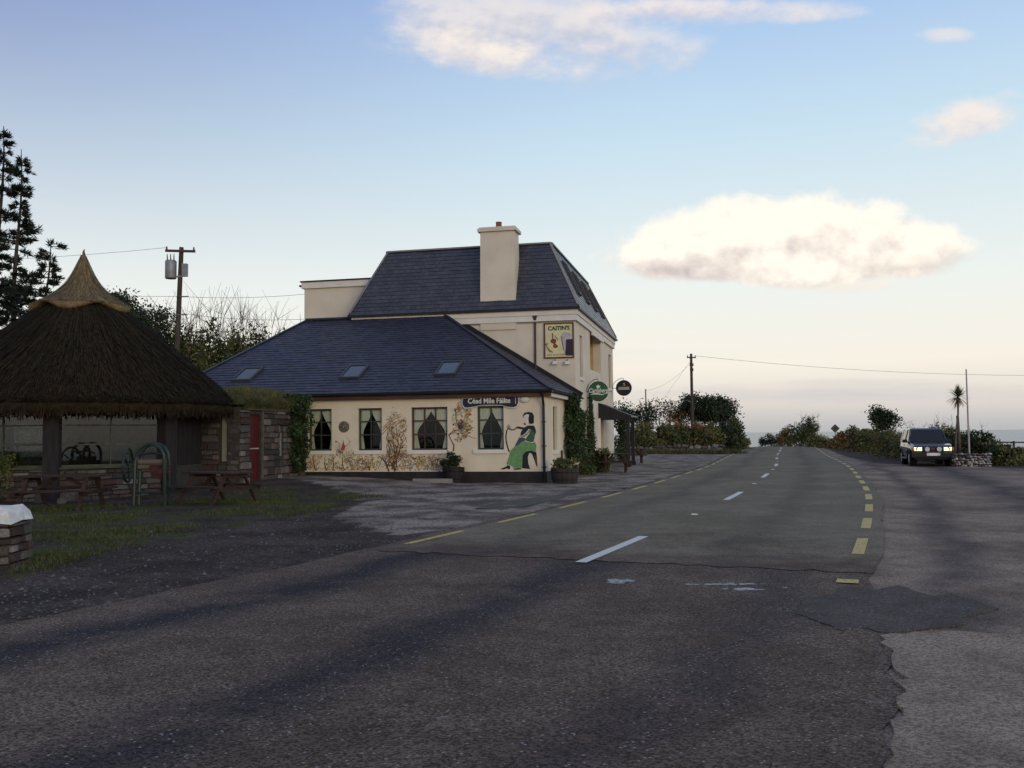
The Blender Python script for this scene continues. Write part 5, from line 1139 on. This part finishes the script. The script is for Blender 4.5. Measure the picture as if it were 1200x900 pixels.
broadtree('hedge_tree', 'small dark leafy tree standing out of the hedge left of the parked car', 1036, 56, 2.95, .62, 3000, .12, DKG, 61, .07, low=.35)
# ================================================================== stone walls
def dry_wall(label, pts, h, sw, mats, name, seed, th=.35):
    r = random.Random(seed); p0, p1 = pts; d = Vector(p1)-Vector(p0); L_ = d.length; e = d.normalized(); az = math.atan2(e.y, e.x)
    t = thing(name, label, 'wall', tuple(p0), az); mb = MB(); mb.ext(0, L_, -.08, th-.1, -.1, h*.78); mb.build('core', MORT, t)
    mb = MB(); z = -.02
    while z < h:
        u = r.uniform(-.1, 0); hh = sw*r.uniform(.55, .75)
        while u < L_:
            w = sw*r.uniform(.5, 1.3); c = (u+w/2, -.08+r.uniform(-.05, .03), z+hh/2+r.uniform(-.3, .3)*hh); q_ = r.uniform(.8, 1.5); bm = bmesh.new(); bmesh.ops.create_icosphere(bm, subdivisions=1, radius=.5)
            vs = [(c[0]+v.co.x*w*1.05*r.uniform(.85, 1.1), c[1]+v.co.y*.3, c[2]+v.co.z*hh*q_*r.uniform(.8, 1.15)) for v in bm.verts]; bm.verts.index_update(); fs_ = [[v.index for v in f.verts] for f in bm.faces]; bm.free()
            mb.add(vs, fs_, r.choice(range(len(mats)))); u += w
        z += hh
    tag(mb.build('stones', mats, t, fix=False), kind='stuff'); return t
p = onz(1117, 547); q = onz(1158, 546.5)
dry_wall('low wall of whitewashed rounded stones beside the parked car', ((p[0], p[1], 0), (q[0], q[1], 0)), .55, .15, [mat('white_stone', (.50, .48, .46), .9, .3, 8), mat('white_stone_b', (.38, .36, .35), .9, .3, 8), mat('fieldstone_b', (.2, .2, .2)), mat('white_stone_c', (.20, .13, .12), .9)], 'whitewashed_wall', 71)
p = onz(738, 531.5); q = onz(845, 530); FS = [MC['fieldstone_b'], MC['fieldstone_d'], MC['fieldstone_a']]
dry_wall('mossy rubble wall along the foot of the hedge bank beyond the pub', ((p[0], p[1], 0), (q[0], q[1], 0)), .42, .5, FS, 'field_wall', 72, .5)
P = []
for i in range(5200):
    px_ = rnd.uniform(736, 868); w_x = onz(px_, 531.8); P.append((w_x[0]+rnd.gauss(0, .3), w_x[1]-abs(rnd.gauss(0, .55))+.1, hz(w_x[0], w_x[1])-.02))
V, Fq, mi = blades(np.array(P), .34, .04, 4, .5); tag(np_mesh('verge_grass', V, Fq, mi, TG, nv=3), 'rough green and straw grass along the foot of the rubble wall', 'grass', kind='stuff')
# ================================================================== poles and wires
PW_ = mat('pole_timber', (.060, .046, .038), .9, .3, 4, .3, 25, stretch=(3, 3, .3)); GREYM = mat('galvanised', (.22, .23, .25), .5, .15, 4, .05, metal=.3); INS = mat('insulator', (.10, .06, .05), .4)
def pole(name, label, base, H, r, lean=0., group=None, arms=(), m=PW_):
    t = thing(name, label, 'pole', base, 0, group)
    mb = MB(); mb.tube([(0, 0, -.3), (lean*.5*H, 0, H*.5), (lean*H, 0, H)], [r, r*.85, r*.7], 9); mb.build('shaft', m, t)
    for z, w, rz in arms:
        x = lean*z; mb = MB(); mb.box((x, -.14, z), (w, .09, .11), rz); ar = mb.build('crossarm', m, t)
        for s_ in (-1, 0, 1):
            mb = MB(); mb.lathe([(0, 0), (.035, .0), (.05, .05), (.03, .08), (.045, .12), (0, .16)], 8, (x+s_*w*.45*math.cos(rz), -.14+s_*w*.45*math.sin(rz), z+.055)); mb.build('insulator', INS, ar)
    return t
b = place(202, 43); LP = pole('transformer_pole', 'leaning wooden utility pole carrying a grey transformer behind the shed', b, 10.55-b[2], .15, .035, None, ((10.35-b[2], 1.35, .18),))
tx_ = .035*9.2
mb = MB(); mb.lathe([(0, 0), (.24, 0), (.26, .05), (.26, .80), (.24, .86), (0, .9)], 16, (tx_-.42, -.1, 9.05-b[2])); tr = mb.build('transformer', GREYM, LP, True)
for i in range(3): mb = MB(); mb.tube([(tx_-.58+i*.15, -.1, 9.9-b[2]), (tx_-.60+i*.16, -.1, 10.22-b[2])], [.035, .02], 6); mb.build('bushing', INS, tr)
mb = MB(); mb.box((tx_+.24, -.1, 9.45-b[2]), (.24, .2, .6)); mb.build('switch_box', GREYM, LP)
mb = MB(); mb.box((tx_-.12, -.1, 9.15-b[2]), (.45, .07, .08)); mb.build('bracket', GREYM, LP)
mb = MB(); mb.tube([(tx_-.05, -.1, 8.2-b[2]), (tx_+.42, -.1, 8.2-b[2])], .03, 6); mb.tube([(tx_-.25, -.1, 7.35-b[2]), (tx_+.35, -.1, 7.35-b[2])], .03, 6); tag(mb.build('spreader_bars', GREYM, LP), kind='stuff')
bt = place(811, 82); pole('telegraph_pole', 'dark wooden telegraph pole rising from the bank beyond the pub', bt, 8.6-bt[2], .16, .002, 'poles beyond the pub', ((8.25-bt[2], .85, .3), (7.55-bt[2], .35, .3), (7.1-bt[2], .3, .3)))
b2 = place(757, 100); pole('pale_pole', 'thin pale pole standing behind the bank trees', b2, 6.35-b2[2], .10, 0, 'poles beyond the pub', m=mat('pale_pole_wood', (.21, .19, .16), .9, .2))
b3 = place(860.5, 118); pole('short_pole', 'short dark pole just past the road end of the bank', b3, 4.55-b3[2], .12, .0, 'poles beyond the pub')
b4 = onz(1142.5, 546.5); pole('lamp_pole', 'slender pale pole rising from behind the whitewashed wall', (b4[0], b4[1]+.45, 0), 4.25, .042, .0, m=mat('pale_painted_pole', (.40, .36, .36), .6, .1))
b5 = place(1123, 43.2); pole('fence_post', 'stout grey wooden post beside the cabbage palm', b5, 2.25, .09, -.02, m=mat('old_post', (.085, .07, .06), .9, .3))
def wire(label, a, b, sag, r=.009, n=14):
    A, B_ = Vector(a), Vector(b); mb = MB(); mb.tube([A+(B_-A)*(i/n)-Vector((0, 0, sag*4*(i/n)*(1-i/n))) for i in range(n+1)], r, 4)
    return tag(mb.build('overhead_wire', SDK), label, 'wire')
top = Vector(b)+Vector((.035*10.3, -.14, 10.50-b[2]))
wire('highest wire running left from the transformer pole', top+Vector((-.6, -.1, 0)), (-42, 48, 11.4), .5)
wire('upper service wire from the transformer pole over the shed to the pub', top+Vector((0, 0, -2.3)), PW(-12.4, 8.5, 8.1), .12)
wire('lower service wire from the transformer pole to the pub wing', top+Vector((.1, 0, -3.1)), PW(-12.3, 8.2, 6.9), .15)
wire('upper wire passing behind the straw cap towards the transformer pole', top+Vector((0, 0, -2.3)), (-40, 43, 9.9), .35); wire('lower wire passing behind the straw cap towards the transformer pole', top+Vector((0, 0, -3.1)), (-40, 43, 9.1), .35)
wire('long wire from the telegraph pole out over the parked car', (bt[0]+.2, bt[1]-.14, 8.42), (62, 90, 6.9), .8, .013)
wire('steep stay wire beside the telegraph pole', (bt[0]-.1, bt[1], 7.9), (bt[0]-5.4, bt[1]+2, .3), .0, .010)
wire('thin wire from the telegraph pole towards the thin pale pole', (bt[0]-.2, bt[1], 7.6), (b2[0], b2[1], 6.2), .5, .010)
# wire fence end at the right
p = onz(1196, 541); fn = thing('wire_fence', 'short wire fence with a leaning wooden rail at the end of the forecourt', 'fence', (p[0], p[1]+.6, 0), 0)
for i in range(3): mb = MB(); mb.tube([(i*1.6, 0, -.2), (i*1.6+.03, 0, 1.0)], .055, 7); mb.build('post', PW_, fn)
mb = MB(); mb.bar((-1.4, .1, .96), (3.4, .05, .88), .05, .07); mb.build('rail', PW_, fn)
for z in (.35, .65): mb = MB(); mb.tube([(0, -.04, z), (3.2, -.04, z)], .008, 4); mb.build('wire', GREYM, fn)
# ================================================================== cabbage palm
p = place(1120, 43); r = random.Random(8); pm = thing('cabbage_palm', 'tall cabbage palm with one spiky tuft on a thin trunk behind the car', 'tree', p)
mb = MB(); mb.tube([(-.12, 0, -.1), (-.06, 0, 1.2), (.10, 0, 2.3), (.13, 0, 3.15)], [.075, .05, .042, .05], 8); mb.build('trunk', mat('palm_trunk', (.11, .09, .075), .9, .3, 8, .4), pm)
mb = MB(); c = Vector((.13, 0, 3.12))
for i in range(150):
    a = r.uniform(0, 6.283); e = r.uniform(-1.25, 1.5); l = r.uniform(.45, .72); d = Vector((math.cos(a)*math.cos(e), math.sin(a)*math.cos(e), math.sin(e))); s_ = d.cross(Vector((0, 0, 1))).normalized()*.022
    m1 = c+d*l*.55; tip = c+d*l+Vector((0, 0, -.14*l*abs(math.cos(e)))); mb.add([c-s_*.6, c+s_*.6, m1+s_, m1-s_, tip], [(0, 1, 2, 3), (3, 2, 4)], 0 if e > -.4 else 1)
mb.build('crown', [leafmat('palm_green', (.06, .07, .03)), leafmat('palm_dry', (.16, .12, .075))], pm, fix=False)
# ================================================================== diamond sign
p = place(978, 88); sg = thing('road_sign', 'dark diamond-shaped road warning sign on a post by the hedge', 'sign', p, -.3)
mb = MB(); mb.tube([(0, .03, -.2), (0, .03, 2.1)], .035, 7); mb.build('post', GREYM, sg)
ZS = 1.82
mb = MB(); mb.plate([(-.42, 0), (0, -.42), (.42, 0), (0, .42)], lambda u, v, d: (u, d, ZS+v), -.03, -.005); mb.build('plate', mat('sign_back_black', (.03, .028, .03), .5), sg)
mb = MB(); mb.plate([(-.33, 0), (0, -.33), (.33, 0), (0, .33)], lambda u, v, d: (u, d, ZS+v), -.036, -.0305); mb.build('face', mat('sign_dull_yellow', (.085, .07, .06), .6), sg)
mb = MB(); mb.plate([(-.11, -.15), (-.03, -.16), (.01, .0), (.10, .06), (.14, .03), (.13, .15), (.03, .14), (.06, .10), (-.05, .04)], lambda u, v, d: (u, d, ZS+v), -.042, -.0365); mb.build('symbol', SDK, sg)
# ================================================================== parked car
CPX = onz(1094, 547); car = thing('parked_car', 'dark blue off-road car with lit headlights parked facing the road', 'car', (float(CPX[0])+.62, float(CPX[1])+2.1, .0), math.radians(-16))
m, nt, bs = newmat('dark_car_paint'); bs.inputs['Base Color'].default_value = (.007, .009, .016, 1); bs.inputs['Roughness'].default_value = .22; bs.inputs['Coat Weight'].default_value = .6; bs.inputs['Specular IOR Level'].default_value = .6
nbump(nt, bs, nnoise(nt, N(nt, 'ShaderNodeTexCoord').outputs['Object'], 3, 2), .03, .02); CPT = m
BLKP = mat('black_plastic', (.014, .014, .015), .55, .2, 6, .05); CHR = mat('silver_trim', (.45, .46, .48), .3, .1, 5, 0, metal=.6); TYR = mat('tyre_rubber', (.016, .015, .015), .85, .2, 20, .3)
CGL = glassmat('car_glass', (.62, .68, .70), .02, ior=1.45)
# body lofted from stations along y (front is -y): (y, half width, bottom, waist, top)
BS = [(-2.06, .70, .42, .66, .84), (-1.98, .80, .36, .70, .93), (-1.6, .855, .34, .76, .985), (-1.0, .865, .33, .80, 1.03), (-.72, .87, .32, .82, 1.06), (.4, .87, .32, .84, 1.07), (1.6, .87, .34, .84, 1.07), (1.98, .85, .36, .82, 1.06), (2.08, .78, .45, .78, .98)]
mb = MB(); vs = []
for y, w, z0, zm, z1 in BS: vs += [(-w*.90, y, z0), (-w, y, z0+.12), (-w*1.01, y, zm), (-w*.965, y, z1-.05), (-w*.90, y, z1), (w*.90, y, z1), (w*.965, y, z1-.05), (w*1.01, y, zm), (w, y, z0+.12), (w*.90, y, z0)]
k = 10; mb.add(vs, [(i*k+j, i*k+(j+1) % k, (i+1)*k+(j+1) % k, (i+1)*k+j) for i in range(len(BS)-1) for j in range(k)]+[tuple(range(k)), tuple((len(BS)-1)*k+j for j in range(k))[::-1]]); body = mb.build('body', CPT, car)
bv = body.modifiers.new('b', 'BEVEL'); bv.width = .03; bv.segments = 2; bv.limit_method = 'ANGLE'; bv.angle_limit = .5
# greenhouse: pillars and roof
WB, WT = [(-.80, -.74, 1.055), (.80, -.74, 1.055)], [(-.64, -.10, 1.62), (.64, -.10, 1.62)]
RBk, RTk = [(-.80, 2.0, 1.05), (.80, 2.0, 1.05)], [(-.65, 1.82, 1.62), (.65, 1.82, 1.62)]
mb = MB(); mb.add([(-.66, -.14, 1.60), (.66, -.14, 1.60), (.67, 1.88, 1.60), (-.67, 1.88, 1.60), (-.60, -.02, 1.675), (.60, -.02, 1.675), (.61, 1.76, 1.685), (-.61, 1.76, 1.685)], [(3, 2, 1, 0), (4, 5, 6, 7), (0, 1, 5, 4), (1, 2, 6, 5), (2, 3, 7, 6), (3, 0, 4, 7)]); rfm = mb.build('roof', CPT, car)
for s_ in (-1, 1): mb = MB(); mb.tube([(s_*.52, .1, 1.69), (s_*.52, .15, 1.73), (s_*.52, 1.65, 1.74), (s_*.52, 1.7, 1.69)], .016, 6); mb.build('roof_rail', CHR, rfm)
for s_ in (-1, 1):
    for nm, a, b_ in (('front_pillar', (.80, -.76, 1.05), (.645, -.12, 1.62)), ('door_pillar', (.815, .42, 1.05), (.66, .40, 1.62)), ('rear_pillar', (.80, 1.98, 1.05), (.65, 1.80, 1.62))):
        mb = MB(); mb.bar((s_*a[0], a[1], a[2]), (s_*b_[0], b_[1], b_[2]), .075 if nm != 'rear_pillar' else .16, .05, up=(s_*1., 0, .2)); mb.build(nm, CPT, car)
    for (y0_, y1_, y2_, y3_) in ((-.66, .38, .36, -.10), (.48, 1.88, 1.70, .44)):
        mb = MB(); mb.add([(s_*.812, y0_, 1.06), (s_*.812, y1_, 1.06), (s_*.664, y2_, 1.60), (s_*.664, y3_, 1.60), (s_*.806, y0_, 1.06), (s_*.806, y1_, 1.06), (s_*.658, y2_, 1.60), (s_*.658, y3_, 1.60)], [(0, 1, 2, 3), (7, 6, 5, 4), (0, 1, 5, 4), (1, 2, 6, 5), (2, 3, 7, 6), (3, 0, 4, 7)]); mb.build('side_window', CGL, car)
    mb = MB(); mb.box((s_*.93, -.50, 1.10), (.20, .10, .15)); mb.bar((s_*.80, -.50, 1.06), (s_*.88, -.50, 1.08), .05, .04); mb.build('wing_mirror', BLKP, car)
    mb = MB(); mb.box((s_*.872, .0, .60), (.02, 2.3, .12)); mb.build('side_moulding', BLKP, car)
    mb = MB(); mb.box((s_*.885, .15, .34), (.14, 1.5, .05)); mb.build('side_step', GREYM, car)
    dr_ = MB(); dr_.box((s_*.871, .28, .92), (.02, .16, .035)); dr_.build('door_handle', BLKP, car)
mb = MB(); mb.add([(-.755, -.745, 1.07), (.755, -.745, 1.07), (.60, -.125, 1.605), (-.60, -.125, 1.605), (-.755, -.735, 1.065), (.755, -.735, 1.065), (.60, -.115, 1.60), (-.60, -.115, 1.60)], [(0, 1, 2, 3), (7, 6, 5, 4), (0, 1, 5, 4), (1, 2, 6, 5), (2, 3, 7, 6), (3, 0, 4, 7)]); ws = mb.build('windscreen', CGL, car)
for x in (-.35, .25): mb = MB(); mb.bar((x, -.77, 1.075), (x+.42, -.66, 1.16), .015, .012); mb.build('wiper', BLKP, ws)
mb = MB(); mb.add([(-.72, 2.0, 1.06), (.72, 2.0, 1.06), (.58, 1.85, 1.6), (-.58, 1.85, 1.6)], [(0, 1, 2, 3)]); mb.build('rear_window', CGL, car, fix=False)
mb = MB(); mb.box((0, -.62, 1.0), (1.45, .25, .14)); mb.build('dashboard', BLKP, car)
for x in (-.36, .36): mb = MB(); mb.box((x, .45, 1.06), (.46, .14, .5), rx=-.15); mb.box((x, .52, 1.38), (.24, .09, .18)); mb.build('seat', mat('seat_cloth', (.05, .05, .055), .9), car)
mb = MB(); mb.tube([(-.36+.18*math.cos(a), -.42+.08*math.sin(a), 1.10+.16*math.sin(a)) for a in np.linspace(0, 6.283, 17)[:-1]], .016, 5, closed=True); mb.build('steering_wheel', BLKP, car)
# front end
mb = MB(); mb.box((0, -2.08, .50), (1.72, .22, .24)); mb.box((0, -2.03, .36), (1.5, .14, .12)); bp = mb.build('bumper', BLKP, car)
bv = bp.modifiers.new('b', 'BEVEL'); bv.width = .04; bv.segments = 2
mb = MB(); mb.box((0, -2.075, .76), (.78, .05, .16)); gr = mb.build('grille', BLKP, car)
for z in (.71, .76, .81): mb = MB(); mb.box((0, -2.104, z), (.74, .012, .014)); mb.build('slat', BLKP, gr)
mb = MB(); mb.box((0, -2.115, .77), (.16, .012, .07)); mb.build('badge', mat('badge_red', (.22, .03, .02), .5), gr)
m, nt, bs = newmat('lit_headlight'); bs.inputs['Base Color'].default_value = (.8, .75, .6, 1); bs.inputs['Emission Color'].default_value = (1., .80, .42, 1); bs.inputs['Emission Strength'].default_value = 1.5; HL = m
for s_ in (-1, 1):
    mb = MB(); mb.add([(s_*.44, -2.09, .69), (s_*.74, -2.05, .69), (s_*.76, -2.04, .84), (s_*.44, -2.07, .84), (s_*.44, -1.99, .69), (s_*.74, -1.96, .69), (s_*.76, -1.96, .84), (s_*.44, -1.99, .84)], [(0, 1, 2, 3), (7, 6, 5, 4), (0, 1, 5, 4), (1, 2, 6, 5), (2, 3, 7, 6), (3, 0, 4, 7)]); mb.build('headlight', HL, car)
    mb = MB(); mb.box((s_*.80, -1.97, .765), (.09, .14, .13)); mb.build('indicator', mat('amber_lens', (.42, .14, .04), .3), car)
    mb = MB(); mb.tube([(s_*.24, -2.19, .76), (s_*.24, -2.12, .76)], [.10, .085], 14); sp = mb.build('spot_lamp', mat('spot_lens', (.55, .57, .60), .15, .1, 4, 0, spec=.8), car)
mb = MB(); mb.box((0, -2.197, .54), (.54, .012, .12)); mb.build('number_plate', mat('plate_white', (.66, .66, .64), .5), car)
for sx_ in (-1, 1):
    for y in (-1.32, 1.28):
        mb = MB(); x = sx_*.77; mb.tube([(x-.11, y, .34), (x-.09, y, .34), (x+.09, y, .34), (x+.11, y, .34)], [.31, .345, .345, .31], 22); w = mb.build('wheel', TYR, car)
        mb = MB(); mb.tube([(x+sx_*.085, y, .34), (x+sx_*.118, y, .34)], [.21, .20], 18); mb.build('rim', CHR, w)
        mb = MB(); mb.tube([(sx_*.875, y+.44*math.cos(a), .34+.42*math.sin(a)) for a in np.linspace(-.1, 3.24, 12)], .05, 6); mb.build('wheel_arch', BLKP, car)
        mb = MB(); mb.tube([(sx_*.60, y, .36), (sx_*.878, y, .36)], .40, 20); mb.build('arch_liner', mat('arch_black', (.005, .005, .005), .9), car)
